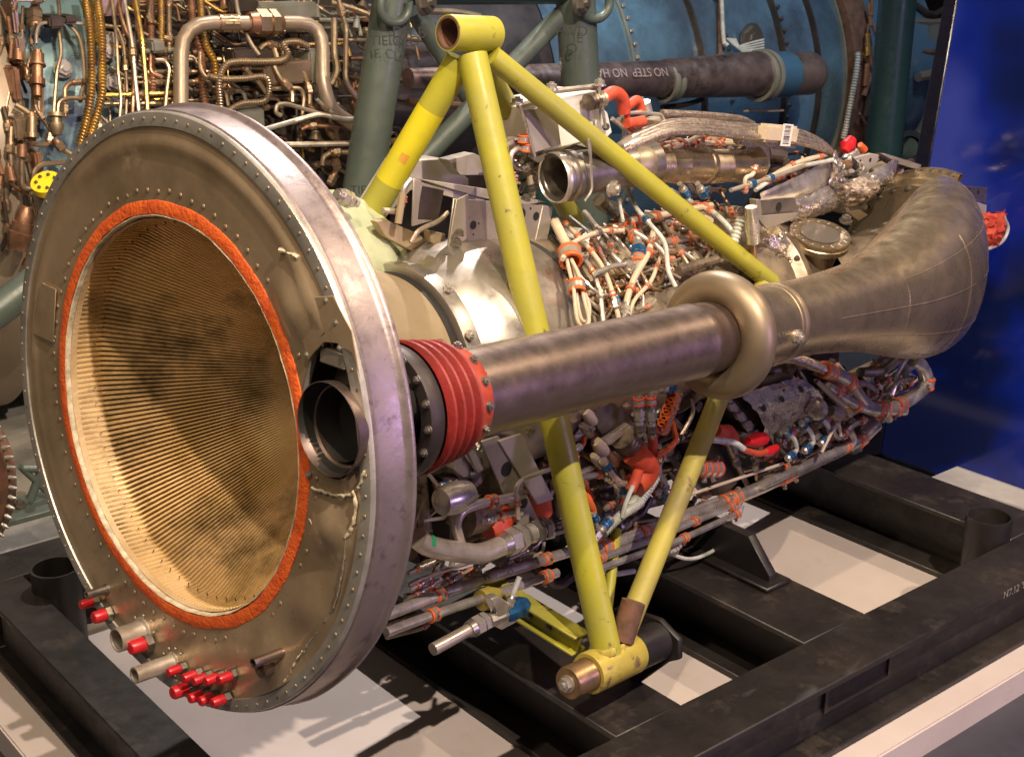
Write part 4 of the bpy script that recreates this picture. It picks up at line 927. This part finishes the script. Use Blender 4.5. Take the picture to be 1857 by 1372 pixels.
# --- upper tubing traced one by one
K=lambda r:PC(r)
et([(1030,440),(1036,470),(1044,500),(1046,540),(1054,578),(1066,580),(1068,552),(1052,515)],3.6,K(.53),'ivory',smooth=True,name='cable'); et([(1036,470),(1050,500),(1060,545),(1068,582),(1056,592),(1046,575),(1040,520)],3.6,K(.55),'ivory',smooth=True,name='cable'); et([(1024,445),(1030,480),(1040,520)],3.6,K(.54),'ivory',smooth=True,name='cable')
p=K(.54)(1034,464); inst('clamp',CLO,frame(p,(K(.54)(1037,480)-p).normalized(),px(p,15),1,),en); p=K(.54)(1046,520); inst('clamp',CLO,frame(p,(K(.54)(1048,540)-p).normalized(),px(p,11),2),en)
eh([(1006,402),(1030,450)],9,K(.52),'ivory',6,amp=.08,smooth=False)
for a in(([(1015,395),(1072,455),(1100,500),(1118,560),(1125,595)],4.5,.52,'ivory',(.1,.3,.5,.8)),([(1000,400),(1060,470),(1085,520),(1095,590)],4.5,.50,'tube',(.2,.45,.7)),([(1112,378),(1150,425),(1158,462),(1152,500)],9,.50,'steel',(.2,.4,.6,.85)),
 ([(1125,195),(1132,240),(1136,320),(1150,370),(1178,405),(1205,440),(1212,490),(1225,520)],4.2,.60,'white_hose',()),([(1185,420),(1175,460),(1152,500),(1138,540),(1132,580)],6,.52,'ivory',(.3,.75)),([(1200,460),(1180,510),(1150,545),(1135,590)],4,.5,'ivory',(.2,.5)),
 ([(1080,495),(1115,482),(1150,478)],5,.54,'steel',()),([(1230,490),(1300,470)],8,.50,'casing',()),([(1020,470),(1040,440),(1090,420),(1130,418)],4.5,.55,'ivory',(.85,)),([(1060,385),(1100,420),(1190,400),(1260,410)],5,.48,'ivory',(.4,.6,.9)),
 ([(1140,400),(1210,388),(1290,372)],6,.52,'ivory',(.1,.3,.5,.7,.9)),([(1170,385),(1225,395),(1290,410)],5,.5,'tube',(.2,.6)),([(1190,440),(1250,432),(1310,425)],6,.48,'tube',(.25,.5,.8)),([(1100,250),(1110,300),(1130,400)],3,.62,'white_hose',()),
 ([(1215,345),(1260,370),(1300,390),(1345,440)],5,.52,'white_hose',(.3,.5)),([(1180,350),(1230,372),(1290,400)],5,.5,'ivory',(.5,)),([(1245,300),(1250,330),(1262,350)],5,.55,'steel',()),([(1160,245),(1200,270),(1290,262)],3,.6,'tube',(.4,)),([(1140,280),(1210,262),(1290,255),(1350,262)],6,.6,'ivory',(.25,.4,.7)),
 ([(1210,480),(1260,500),(1300,505)],6,.42,'casing',()),([(1090,440),(1130,480),(1180,520)],5,.47,'steel',(.5,)),([(1150,420),(1200,455),(1215,500)],5,.53,'tube',(.3,.7))):
    o,Q,r=et(a[0],a[1],K(a[2]),a[3],cl=a[4],smooth=True); 
    if random.random()<.6: addfit(o,Q,random.uniform(.55,.95),r,random.choice([FIT,FIT,FITB,FITK]))
for k,(x,y,mt_) in enumerate(((1118,385,'steel_dark'),(1098,372,'casing'))): body(K(.5),[(x-12,y-10,14),(x+4,y+4,13),(x+10,y+10,10)],mt_,'connector',n=6)
o,Q,r=et([(905,262),(925,250),(955,262)],5,-.02,'tube',bend=.02); et([(912,330),(912,270),(925,258),(948,256)],5.5,0,'tube',cl=(.05,),bend=.02); et([(925,330),(925,280),(938,268),(955,268)],5,.02,'tube',cl=(.12,),bend=.02)
for q in((948,252),(952,268),(913,310),(925,318),(928,330),(915,322)): p=LP(.03)(*q); inst('clamp',CLO,frame(p,(E3+E1*.1*(q[0]%3)).normalized(),px(p,7),q[1]),o)
# casing patches (repair paint) and wire loops
plate(PC(.452),[(1020,480),(1040,495),(1060,540),(1056,555),(1040,535),(1028,505)],'bright',.001,'foil_patch'); plate(PC(.452),[(1100,400),(1125,395),(1118,420),(1105,432)],'tan',.001,'patch')
for k in range(3): et([(990+k*6,420),(1030+k*7,470),(1052+k*6,520)],1.6,K(.475),'ink',smooth=True,name='wire')
# red pouch at the far end, hung by a cord
rp_=thing('red_pouch',LP(.52)(1795,450),'red cloth pouch with white cord hanging off the rear of the engine','pouch')
_en=en; en=rp_
crumple(.52,((1778,385),(1826,386),(1812,440),(1778,452)),'red_boot','pouch_cloth',(12,14),.004,.03); crumple(.50,((1780,388),(1824,384),(1826,420),(1780,440)),'orange_flange','pouch_cloth',(10,10),.003,-.02)
et([(1820,392),(1828,415),(1815,440),(1780,456)],3.2,.54,'white_hose',smooth=True,name='cord')
en=_en
# --- dense small pipework, clamps and unions between the traced ones
rn=random.Random(11)
def inpoly(x,y,P):
    k=False; n=len(P)
    for i in range(n):
        (x0,y0),(x1,y1)=P[i],P[(i+1)%n]
        if (y0>y)!=(y1>y) and x<(x1-x0)*(y-y0)/(y1-y0)+x0: k=not k
    return k
def fill(poly,N,D,lo,hi,mts,dirs,pc=.6,rr=(2.5,6),kf=.4,cks=(CLO,CLO,CLO,CLR,CLS)):
    xs=[p[0] for p in poly]; ys=[p[1] for p in poly]; c=0
    while c<N:
        x,y=rn.uniform(min(xs),max(xs)),rn.uniform(min(ys),max(ys))
        if not inpoly(x,y,poly): continue
        a=R(rn.choice(dirs)+rn.uniform(-14,14)); L_=rn.uniform(28,95); b=a+R(rn.choice((-60,60,-35,35,0)))
        P=[(x,y),(x+L_*math.cos(a),y-L_*math.sin(a)),(x+L_*math.cos(a)+L_*.5*math.cos(b),y-L_*math.sin(a)-L_*.5*math.sin(b))]
        if not all(inpoly(*q,poly) for q in P): 
            if rn.random()<.85: continue
            P=P[:2]
            if not inpoly(*P[1],poly): continue
        d_=D(rn.uniform(lo,hi)); cl=[rn.uniform(.1,.9) for _ in range(rn.choice((1,2,2,3)))] if rn.random()<pc else ()
        o,Q,r=et(P,rn.uniform(*rr),d_,rn.choice(mts),cl=cl,ck=rn.choice(cks),smooth=rn.random()<.5,n=8)
        if rn.random()<kf: addfit(o,Q,rn.uniform(.1,.9),r,rn.choice([FIT,FIT,FITB,FITK]))
        c+=1
top=[(1000,395),(1080,372),(1180,385),(1240,345),(1360,330),(1370,400),(1330,430),(1300,480),(1215,520),(1150,585),(1030,610)]
fill(top,80,PC,.44,.50,['tube','steel_dark','casing','steel','casing','bronze','tube'],(-55,-50,18),.9,(2.2,4.2))
low=[(770,850),(880,790),(1000,760),(1200,715),(1330,730),(1345,800),(1420,830),(1350,890),(1180,945),(1000,1000),(880,1050),(740,1090),(760,960)]
fill(low,135,LP,.05,.36,['tube','steel','steel_dark','casing','soot','tube','bronze'],(20,20,-50,70,100),.35,(3,7),.6,(CLO,CLS,CLS))
low2=[(1000,770),(1200,715),(1240,740),(1250,830),(1180,930),(1080,960),(1010,860)]
fill(low2,34,LP,.34,.44,['steel','tube','steel_dark','steel','clamp_orange','soot'],(20,-60,80),.5,(3,7),.8,(CLO,CLR,CLS))
rr_=[(1380,650),(1650,655),(1670,700),(1640,745),(1560,800),(1480,840),(1370,860),(1330,800),(1340,730)]
fill(rr_,95,LP,.05,.36,['tube','steel','steel_dark','casing','soot','ivory'],(20,40,-50,80),.6,(3,7),.5,(CLO,CLO,CLR,CLS))
up=[(1095,205),(1200,205),(1340,240),(1380,270),(1500,275),(1540,300),(1380,345),(1340,330),(1160,300),(1110,270)]
fill(up,34,LP,-.12,.04,['tube','ivory','steel','casing','soot'],(10,20,-40,70),.8,(2.5,5),.4,(CLO,CLO,CLR))
fill([(1440,300),(1540,270),(1660,295),(1600,340),(1560,420),(1540,380),(1440,400)],44,LP,-.15,.14,['soot','casing','steel_dark','bronze','tube'],(20,60,-40,80),.25,(4,9),.6,(CLS,CLO))
fill([(900,250),(980,280),(975,370),(930,350),(890,330)],16,LP,-.2,-.02,['tube','steel_dark','soot','ivory'],(60,-40,90),.7,(3,6))
fill([(840,1000),(1050,960),(1330,880),(1330,905),(1050,1010),(740,1110),(720,1080)],10,LP,.1,.25,['tube','steel','ivory'],(20,18),.9,(2.5,5))
for i in range(46):
    for _ in range(50):
        x,y=rn.uniform(760,1650),rn.uniform(640,1060)
        if inpoly(x,y,low) or inpoly(x,y,rr_): break
    k=rn.uniform(6,16); a=rn.uniform(0,6.28)
    body(rn.uniform(.05,.38),[(x,y,k*.6),(x+k*.8*math.cos(a),y+k*.8*math.sin(a),k),(x+k*2*math.cos(a),y+k*2*math.sin(a),k*.8)],rn.choice(['soot','steel_dark','casing','steel','gray_sheet','bronze','casing']),'fitting_body',n=rn.choice((6,14,14)))

# ================================================================ the hall behind: green stand, big turbofan, display screen
gs=thing('engine_stand',wv(V((5.4,7.0,-3.4))),'dark green tubular engine stand with shackles behind the yellow frame','stand')
Y7=YP(7.0)
def pole(par,a,b,rp,D,name,mt='green_stand',n=26,d2=None,r2=None):
    P=D(*a); Q=(d2 or D)(*b); r=px((P+Q)/2,rp); PP=resample([P,Q],.08)
    rr=[r+((r2 or 1)*r-r)*i/(len(PP)-1) for i in range(len(PP))]
    return obj(name,MB().sweep(PP,rr,n).me(),mt,par)
pole(gs,(722,-60),(600,700),36,Y7,'post'); pole(gs,(1040,-60),(1075,520),35,Y7,'post')
pole(gs,(1018,28),(640,420),19,YP(7.05),'brace'); pole(gs,(752,20),(930,300),17,YP(7.12),'brace')
pole(gs,(740,-14),(1020,-14),22,YP(7.0),'cross_tube','green_dark')
pole(gs,(928,280),(1000,400),20,YP(7.12),'brace','green_dark')
def shackle(c,s,name='shackle'):
    P=[]; D=YP(6.86)
    for i in range(22):
        t=PI*(-.15+1.28*i/21)+PI*.95; P.append(D(c[0]+s*math.cos(t),c[1]-s*1.15*math.sin(-t)*-1))
    o=obj(name,MB().sweep(P,px(P[0],8.5),12).me(),'green_stand',gs); return o
shackle((716,12),26); shackle((1078,4),27)
for c in((764,6),(1046,8)):
    p=YP(6.85)(*c); inst('shackle_nut',BOLTD,frame(p,(RT*.9-FW*.4).normalized(),.03),gs)
for s_,q,sz,D in(('DR B',(742,60),.045,YP(6.76)),('TIE CLO',(716,75),.04,YP(6.76)),('FWD',(1037,58),.045,YP(6.78)),('TIE',(1040,70),.045,YP(6.78)),('TIE',(650,345),.035,YP(6.76))):
    me=text(gs,s_,sz,None,'ink'); p=D(*q); inst('stencil',me,M(((RT.x,0,-FW.x,p.x),(RT.y,0,-FW.y,p.y),(0,1,0,p.z),(0,0,0,1))),gs)
pole(gs,(1634,-60),(1588,420),33,YP(7.2),'rear_post','green_dark')
# feet seen left of the intake
pole(gs,(118,470),(-40,590),30,YP(7.3),'sloping_leg'); pole(gs,(112,760),(55,905),8,YP(6.9),'foot_strut'); pole(gs,(40,850),(112,850),7,YP(6.9),'foot_strut'); pole(gs,(36,845),(100,905),6,YP(6.9),'foot_strut')
pt=YP(6.9)(70,915); obj('foot_plate',bevel(MB().box(pt,(X,Y,Z),(.12,.07,.008)).me(False),.002,1),'green_stand',gs)
inst('bolt',BOLTD,frame(pt+Z*.01+X*-.05,Z,.014),gs)

# toothed ring at the left edge
tr=thing('toothed_ring',YP(6.6)(-120,860),'brown toothed metal ring with gold face at the left edge','metal ring')
D=YP(6.6); c=D(-150,862); e=D(35,862); rr=(e-c).length*.97
d=V((-.75,-.62,.18)).normalized()
obj('ring_face',MB().lathe(c,d,[(-.06,rr*.2),(.0,rr*.3),(.02,rr*.85),(.0,rr*.93)],90).me(),'tan',tr)
o=obj('ring_rim',MB().lathe(c,d,[(0,rr*.92),(.012,rr*.93),(.012,rr),(-.03,rr*1.005),(-.05,rr*.95)],110).me(),'rust',tr)
u=d.orthogonal().normalized(); w=d.cross(u)
for i in range(64):
    t=2*PI*i/64; q=u*math.cos(t)+w*math.sin(t); inst('stud',RIV,frame(c+q*rr,q,.006,sz=.03),o)

# ---- turbofan
tb=thing('turbofan',wv(V((7.2,9.5,-3.4))),'huge turbofan engine behind, tangled brown tubing left and blue casing right','engine')
BA=wv(V((0,9.55,-1.72))); BR=1.6
def bl(prof,mt,name,n=120,**k): return obj(name,MB().lathe(BA,X,[(x*S,r*S) for x,r in prof],n,**k).me(),mt,tb)
YB=YP(7.9)
xA=(YB(55,100)-V((0,0,0))).x/S; xB=YB(330,100).x/S; xC=YB(690,100).x/S; xD=YB(1170,100).x/S; xE=YB(1590,100).x/S
bl([(xA-.35,1.2),(xA-.35,1.62),(xA-.2,1.66),(xA-.05,1.66),(xA-.03,1.60),(xA,1.58)],'bg_pipe','front_flange')
bl([(xA,1.55),(xB-.3,1.55)],'bg_teal','fan_case')
bl([(xB-.3,1.45),(xC+.5,1.40),(xC+1.2,1.42)],'bg_dark','gearbox_zone')
bl([(xC+.2,1.50),(xC+1.2,1.56),(xD-.8,1.57)],'soot','mid_case')
bl([(xD-.8,1.58),(xD+1.6,1.58),(xE-.75,1.56),(xE-.7,1.58)],'bg_blue','bypass_case')
for x,h in((xD+.0,.02),(xD+.75,.05),(xD+1.75,.05),(xE-.72,.04),(xE-.35,.03)):
    bl([(x-.012,1.57),(x-.012,1.58+h),(x+.012,1.58+h),(x+.012,1.57)],'bg_dark' if h>.03 else 'bg_gray','case_flange')
for x in(xD,xD+1.05,xD+1.79):
    for i in range(40):
        t=R(-75+150*i/39); dd=V((0,-math.cos(t),math.sin(t))); inst('bolt',BOLT if x==xD else BOLTD,frame(BA+X*(x+.05)*S+dd*(1.59)*S,dd,.0075),tb)
bl([(xE-.7,1.585),(xE-.42,1.60),(xE-.3,1.56)],'bg_blue','rear_band')
bl([(xE-.33,1.52),(xE-.3,1.66),(xE-.12,1.68),(xE,1.64),(xE,1.4)],'rust','rear_flange')
bl([(xE,1.35),(xE+1.6,1.2),(xE+1.6,.3)],'bg_blue','rear_case')
BS=lambda r:(lambda x,y:_bs(x,y,r))
def _bs(x,y,r):
    d=ray(x,y); a=d.y**2+d.z**2; b=-2*(d.y*9.55+d.z*-1.72); c=9.55**2+1.72**2-r*r; D=max(0,b*b-4*a*c); return wv(d*((-b-math.sqrt(D))/(2*a)))
# NO STEP pipe
yp=YP(7.45)
def pipe_seg(a,b,r,mt,name='bleed_pipe',r2=None,cap=True):
    P=yp(*a);Q=yp(*b); ra=px(P,r); rb=px(Q,r2 or r); L=(Q-P).length; dd=(Q-P).normalized()
    return obj(name,MB().lathe(P,dd,[(0,.001),(0,ra),(L,rb),(L,.001)],40).me(),mt,tb)
pipe_seg((740,143),(1205,143),19,'nostep',r2=33); pipe_seg((1205,143),(1380,134),35,'nostep',r2=41)
pipe_seg((1378,137),(1425,135),41,'blue_band','pipe_band'); 
P=yp(1424,135);Q=yp(1470,133);L=(Q-P).length;dd=(Q-P).normalized();r=px(P,39)
obj('pipe_end',MB().lathe(P,dd,[(0,r),(L*.9,r)]+[(L*.9+r*.75*math.sin(t*PI/16),max(.0005,r*math.cos(t*PI/16))) for t in range(1,9)],40).me(),'nostep',tb)
for q,r in(((1205,149),37),((1216,148),36),((1376,138),46),((1386,137),46)):
    p=yp(*q); rr=px(p,r); dd=(yp(1380,137)-yp(1205,148)).normalized(); obj('band_clamp',MB().lathe(p,dd,[(-.012,rr*.85),(-.012,rr),(.004,rr*1.02),(.012,rr),(.012,rr*.85)],40).me(),'bg_gray',tb)
me=text(tb,'NO STEP  NO HA',.046,None,'pink_print'); 
P=YP(7.33)(1088,132);Q=YP(7.33)(1205,130); ex=(P-Q).normalized(); p=(P+Q)/2; nz=V((-.25,-.85,.45)).normalized(); ey=nz.cross(ex).normalized(); nz=ex.cross(ey)
inst('lettering',me,M(((ex.x,ey.x,nz.x,p.x),(ex.y,ey.y,nz.y,p.y),(ex.z,ey.z,nz.z,p.z),(0,0,0,1))),tb)
# ---- tubes on the turbofan
def bt(pts,rp_,r=1.68,mt='bg_tube',ft=(),cl=(),bend=None,D=None,n=8,smooth=False,fk=FITD): return tube(tb,mt,rp_*(.82 if rp_<9 else 1),D or BS(r),pts,cl=cl,ft=ft,bend=bend,n=n,ck=CLS,fk=fk,smooth=smooth)
def bh(pts,rp,r=1.78,mt='bg_brass',pitch=6,D=None): return hose(tb,mt,rp,D or BS(r),pts,pitch=pitch,amp=.16)
# the big bent pipe
bt([(328,230),(328,42),(585,42),(585,150),(600,200),(700,265)],13,1.86,'bg_pipe',bend=.10,n=20)
o,Q,r=bt([(396,42),(430,42)],16,1.86,'bg_tube',n=16); addfit(o,Q,.3,r*.62,FITD)
p,dd=BS(1.86)(487,42),(BS(1.86)(520,42)-BS(1.86)(487,42)).normalized(); inst('union_nut',FITD,frame(p-dd*.03,dd,r*.9),tb)
# corrugated brass hoses
bh([(152,-20),(163,60),(166,140),(162,190),(145,265)],7.5); bh([(173,-20),(184,60),(185,140),(182,185),(160,262)],7.5)
bh([(162,-30),(176,80)],6,1.7)
bh([(273,-20),(274,90),(277,175)],7,1.7,'bg_copper'); bh([(292,-20),(293,88)],6,1.72)
bh([(345,-20),(352,60),(366,105),(366,150),(372,190)],7,1.72,'bg_copper'); bh([(362,-20),(370,70),(388,110),(392,145)],7,1.74)
bh([(400,200),(397,150),(408,120),(430,112),(470,112),(510,110),(522,98),(514,80),(540,76),(560,86)],6,1.84,'bg_tube',pitch=5)
bh([(378,138),(400,143),(440,143),(478,140),(488,160),(480,183),(440,188),(415,200)],5.5,1.84,'bg_tube',pitch=5)
# hand-traced tubes
for a in(
 ([(66,80),(66,60),(72,42),(110,40),(160,44)],4,1.74,'tube'),([(190,46),(212,50),(224,80),(230,160),(228,215)],4,1.72,'bg_tube'),
 ([(104,-10),(108,20),(107,60),(112,95),(103,130),(97,215)],4.5,1.70,'bg_tube'),([(120,40),(143,62),(150,90),(155,140),(145,185)],5,1.70,'bg_tube'),
 ([(105,215),(106,185),(122,178),(158,178)],5,1.74,'bg_tube'),([(118,212),(118,160),(128,150),(155,148)],5,1.72,'bg_copper'),
 ([(202,-10),(212,80),(214,130),(220,180),(217,215)],4,1.78,'bg_tube'),([(212,-10),(222,40),(240,80),(243,150),(240,212)],5,1.76,'bg_copper'),
 ([(224,-10),(240,80),(246,150),(252,205)],4.5,1.80,'tube'),([(244,-10),(258,70),(264,140),(268,205)],5.5,1.80,'bg_brass'),([(241,-10),(252,60),(262,110)],4.5,1.78,'bg_copper'),
 ([(306,-10),(307,90)],6,1.7,'bg_tube'),([(300,195),(303,160),(308,125),(300,110),(282,110)],5,1.78,'bg_tube'),
 ([(262,93),(315,92)],6,1.72,'bg_gray'),([(266,131),(400,130)],5,1.7,'bg_tube'),([(270,150),(380,147)],5,1.7,'bg_tube'),([(188,173),(322,169)],5.5,1.76,'bg_brass'),
 ([(188,188),(322,188)],6,1.7,'bg_tube'),([(335,108),(400,108)],5.5,1.7,'bg_tube'),([(265,108),(322,108)],4,1.7,'bg_tube'),
 ([(428,0),(431,22),(455,80),(470,100)],5,1.80,'bg_pipe'),([(455,58),(560,58)],4,1.72,'bg_dark'),
 ([(470,90),(480,80),(495,82),(502,105)],6,1.80,'bg_tube'),([(420,124),(440,122),(530,124),(548,128),(562,160),(562,200)],5.5,1.78,'bg_tube'),
 ([(445,125),(470,150),(485,172)],5.5,1.82,'bg_tube'),([(497,120),(510,145),(530,165),(530,185)],6,1.82,'bg_tube'),([(490,161),(545,160),(552,175),(548,215)],5,1.78,'bg_tube'),
 ([(420,150),(395,146),(370,140),(362,120),(362,95)],4.5,1.8,'bg_tube'),([(510,210),(500,205),(502,190),(520,188),(575,205),(640,216),(660,216)],5,1.86,'bg_pipe'),
 ([(480,235),(580,206),(620,217),(700,216)],5.5,1.90,'tube'),([(545,235),(560,228),(600,229),(700,230)],5,1.84,'bg_copper'),
 ([(505,263),(640,260),(668,262)],6,1.86,'tube'),([(585,300),(586,285),(600,276),(635,276)],6,1.84,'bg_tube'),([(608,290),(612,305),(600,330)],6,1.84,'bg_tube'),
 ([(612,-10),(618,20),(628,50),(626,150),(650,180),(690,215)],6,1.84,'bg_tube'),([(600,5),(640,15),(700,40)],6,1.82,'bg_tube'),
 ([(560,30),(548,-5)],6,1.74,'bg_copper'),([(606,35),(606,100),(612,130),(600,155)],8,1.80,'bg_tube'),([(540,-10),(545,60),(540,90)],5,1.7,'bg_copper'),
 ([(25,20),(25,5),(34,0),(80,0)],5,1.76,'tube'),([(64,0),(64,60)],9,1.68,'bg_gray'),([(68,160),(68,215)],12,1.66,'bg_tube'),
 ([(28,190),(45,200),(58,210),(58,250)],7,1.74,'bg_tube'),([(58,240),(58,262),(90,262),(92,240)],6,1.76,'bg_tube'),([(40,280),(40,340),(60,345),(62,310),(75,298),(120,294)],6,1.78,'bg_tube'),
 ([(98,250),(110,268),(135,285),(190,290)],6,1.8,'bg_tube'),([(180,215),(181,240)],5,1.7,'bg_gray'),([(182,210),(200,228)],3,1.7,'bg_tube'),
 ([(560,190),(610,255)],5,1.8,'bg_tube'),([(575,180),(590,196),(602,205)],4,1.9,'bg_gray'),([(500,100),(518,125)],5,1.72,'bg_tube'),
 ([(660,55),(700,62),(760,72),(850,60)],7,1.8,'bg_tube'),([(760,20),(830,22),(870,30)],7,1.84,'bg_tube'),([(690,135),(745,150),(800,165)],6,1.8,'bg_dark'),([(740,185),(840,192)],8,1.76,'bg_copper')):
    k=random.random(); bt(a[0],a[1],a[2],a[3],ft=((.12,.8) if k<.3 else (.5,) if k<.6 else ()),bend=px(BS(a[2])(*a[0][0]),a[1])*3.2)
# fittings, canisters and boxes on the left
def can(pts,mt,name='canister',r=1.8,n=24):
    "stacked round body: pixel axis point, radius"
    D=BS(r); ps=[(D(x,y),rp) for x,y,rp in pts]; d=(ps[-1][0]-ps[0][0]).normalized(); o=ps[0][0]
    prof=[(0,.001)]+[((p-o).dot(d),px(p,rp)) for p,rp in ps]; prof.append((prof[-1][0],.001))
    return obj(name,MB().lathe(o,d,prof,n).me(),mt,tb)
can([(68,92,8),(68,98,8),(68,98,12),(68,115,12),(68,116,15),(68,119,15),(68,119,10),(68,142,10),(68,143,14),(68,155,14),(68,156,8),(68,175,8)],'bg_copper')
can([(102,205,16),(102,212,16),(102,213,9),(102,222,9),(102,223,13),(103,232,13),(103,245,8)],'bg_tube')
can([(58,212,9),(58,240,9),(58,241,12),(58,250,12)],'bg_tube'); can([(40,262,9),(40,285,9)],'bg_copper')
can([(50,375,10),(47,385,16),(42,402,17),(41,404,20),(38,420,19),(37,422,22),(33,438,20),(30,452,16)],'bg_copper',r=1.86)
can([(90,330,4),(90,346,20),(84,352,23),(90,395,21),(92,450,20)],'bg_gray',r=1.95)
o=can([(85,333,23),(85,338,23)],'yellow_cap','yellow_cover',r=2.0)
D=BS(2.04)
pc0=D(85,335); nrm=(-FW*.6+Z*.62).normalized()
yc=obj('yellow_cover',MB().cyl(pc0-nrm*.01,pc0+nrm*.012,px(pc0,27),36).me(),'yellow_cap',tb)
u=nrm.orthogonal().normalized(); w=nrm.cross(u)
for i in range(7): t=2*PI*i/7; inst('bolt',BOLTD,frame(pc0+nrm*.012+(u*math.cos(t)+w*math.sin(t))*px(pc0,17),nrm,.0045),yc)
def bbox(x,y,w,h,mt,r=1.7,d=.05,name='box',rot=0):
    p=BS(r)(x,y); hw,hh=px(p,w/2),px(p,h/2); ax=M.Rotation(rot,3,Y)@X; az=M.Rotation(rot,3,Y)@Z
    return obj(name,bevel(MB().box(p,(ax,Y,az),(hw,d,hh)).me(False),.006,2),mt,tb)
for q in((92,38,28,22),(118,34,26,14),(190,-4,60,60),(510,20,120,30),(450,100,90,26),(470,108,40,22),(430,10,60,24),(440,215,60,40),(275,82,24,22),(560,120,30,60),(510,130,100,40)):
    bbox(*q,random.choice(['bg_gray','bg_gray','bg_tube','bg_dark']))
for q in((18,30,10,60),(28,90,16,50),(20,150,14,60),(40,130,10,30),(30,230,30,40),(60,290,14,40)): bbox(*q,random.choice(['bg_tube','bg_copper','bg_dark']),1.66)
for x,y in((113,125),(199,75),(193,95),(204,150),(190,5)):
    p=BS(1.6)(x,y); inst('boss',BOLT,frame(p,(-Y+Z*.2).normalized(),.022),tb)
# random density behind the traced tubes
rnd=random.Random(5)
for i in range(250):
    x=rnd.uniform(180,705); y=rnd.uniform(-10,420) if x>420 else rnd.uniform(-10,200)
    L_=rnd.uniform(25,90); k=rnd.random(); r0=rnd.uniform(1.48,1.72)
    if k<.4: P=[(x,y),(x+L_,y+rnd.uniform(-4,4)),(x+L_+6,y+rnd.uniform(10,35))]
    elif k<.8: P=[(x,y),(x+rnd.uniform(-5,5),y+L_*.8),(x+rnd.uniform(8,30),y+L_*.8+8)]
    else: P=[(x,y),(x+L_*.6,y+L_*.4),(x+L_,y+L_*.3)]
    bt(P,rnd.uniform(2.,5.),r0,rnd.choice(['bg_tube','bg_tube','bg_copper','bg_dark','bg_dark','bg_gray','bg_tube','bg_brass']),ft=(rnd.uniform(.1,.9),) if rnd.random()<.6 else ())
for i in range(60):
    x=rnd.uniform(0,60) if i<22 else rnd.uniform(400,700); y=rnd.uniform(0,560) if i<22 else rnd.uniform(0,420)
    can([(x,y,rnd.uniform(5,12)),(x+rnd.uniform(-6,6),y+rnd.uniform(8,26),rnd.uniform(6,14))],rnd.choice(['bg_copper','bg_tube','bg_dark','bg_gray','steel_dark']),'fitting_body',r=rnd.uniform(1.5,1.75),n=14)
for i in range(26):
    x=rnd.uniform(-10,70); y=rnd.uniform(0,380); bt([(x,y),(x+rnd.uniform(-15,15),y+rnd.uniform(20,60)),(x+rnd.uniform(-10,30),y+rnd.uniform(60,90))],rnd.uniform(3,6),rnd.uniform(1.6,1.75),rnd.choice(['bg_tube','bg_copper','bg_dark']),ft=(.5,))
# right end: white corrugated conduit and odds on the blue casing
bh([(1308,-10),(1312,70),(1318,82)],4,1.66,'white_hose',4); bh([(1556,95),(1553,130),(1540,200),(1530,250)],5,1.72,'white_hose',5)
bt([(1305,-10),(1306,100)],5,1.63,'rust'); 
for k in range(6): bt([(1318+3*k,70),(1335+2*k,86+2*k),(1360+3*k,78+4*k),(1385,72+5*k)],2.2,1.66,'white_hose')
p=BS(1.6)(1362,72); inst('boss',BOLTD,frame(p,(-Y+Z*.1),.055,sz=.02),tb)
bt([(1200,195),(1245,190),(1275,180)],6,D=YP(7.5),mt='soot'); bt([(1350,201),(1420,200)],3,D=YP(7.6),mt='ivory')
obj('undertray',MB().add([BS(1.75)(*q) for q in((900,190),(1560,215),(1540,330),(900,420))],[(0,1,2,3)]).me(False),'dark',tb) if 0 else None
for i in range(16): bt([(1572+rnd.uniform(-14,14),-10+i*18),(1580+rnd.uniform(-14,10),30+i*18)],rnd.uniform(3,7),1.72,rnd.choice(['rust','bg_copper','bg_dark','bg_brass']))
for q in((1680,40,60,8),(1690,62,70,3),(1680,95,60,6),(1690,130,50,5)):
    bt([(q[0]-30,q[1]),(q[0]+30,q[1])],q[3],1.2,rnd.choice(['bg_pipe','bg_copper']))
bt([(1662,10),(1690,30),(1720,12)],7,1.25,'bg_dark'); bbox(1685,75,60,60,'bg_gray',1.1); 
bt([(1665,140),(1690,135),(1710,150),(1700,200),(1670,240)],9,1.3,'bg_pipe'); bbox(1672,235,60,120,'padding',1.0,name='pale_panel')
p=YP(8.3)(1648,268); obj('eye_ring',MB().lathe(p,(-FW),[(0,.05),(.03,.055),(.03,.085),(0,.09)],28).me(),'dark',tb)

# ---- display screen at the right: leaning blue panel with black border
dp=thing('display_screen',wv(V((7.15,4.4,-3.5))),'tall glossy blue display panel with black edge leaning at the right','display')
xp=XP(7.15); a=xp(1596,823); b=xp(1746,-60); d_=(b-a)
c=a+V((0,-2.6,0)); e=b+V((0,-2.6,0))
def slab(P,off,mt,name): return obj(name,bevel(MB().prism(P,off).me(False),.004,1),mt,dp)
q1=xp(1560,830); q2=xp(1722,-60)
slab([q1,a,b,q2],X*.05,'screen_frame','screen_border'); slab([a,c,e,b],X*.045,'screen','screen_face')
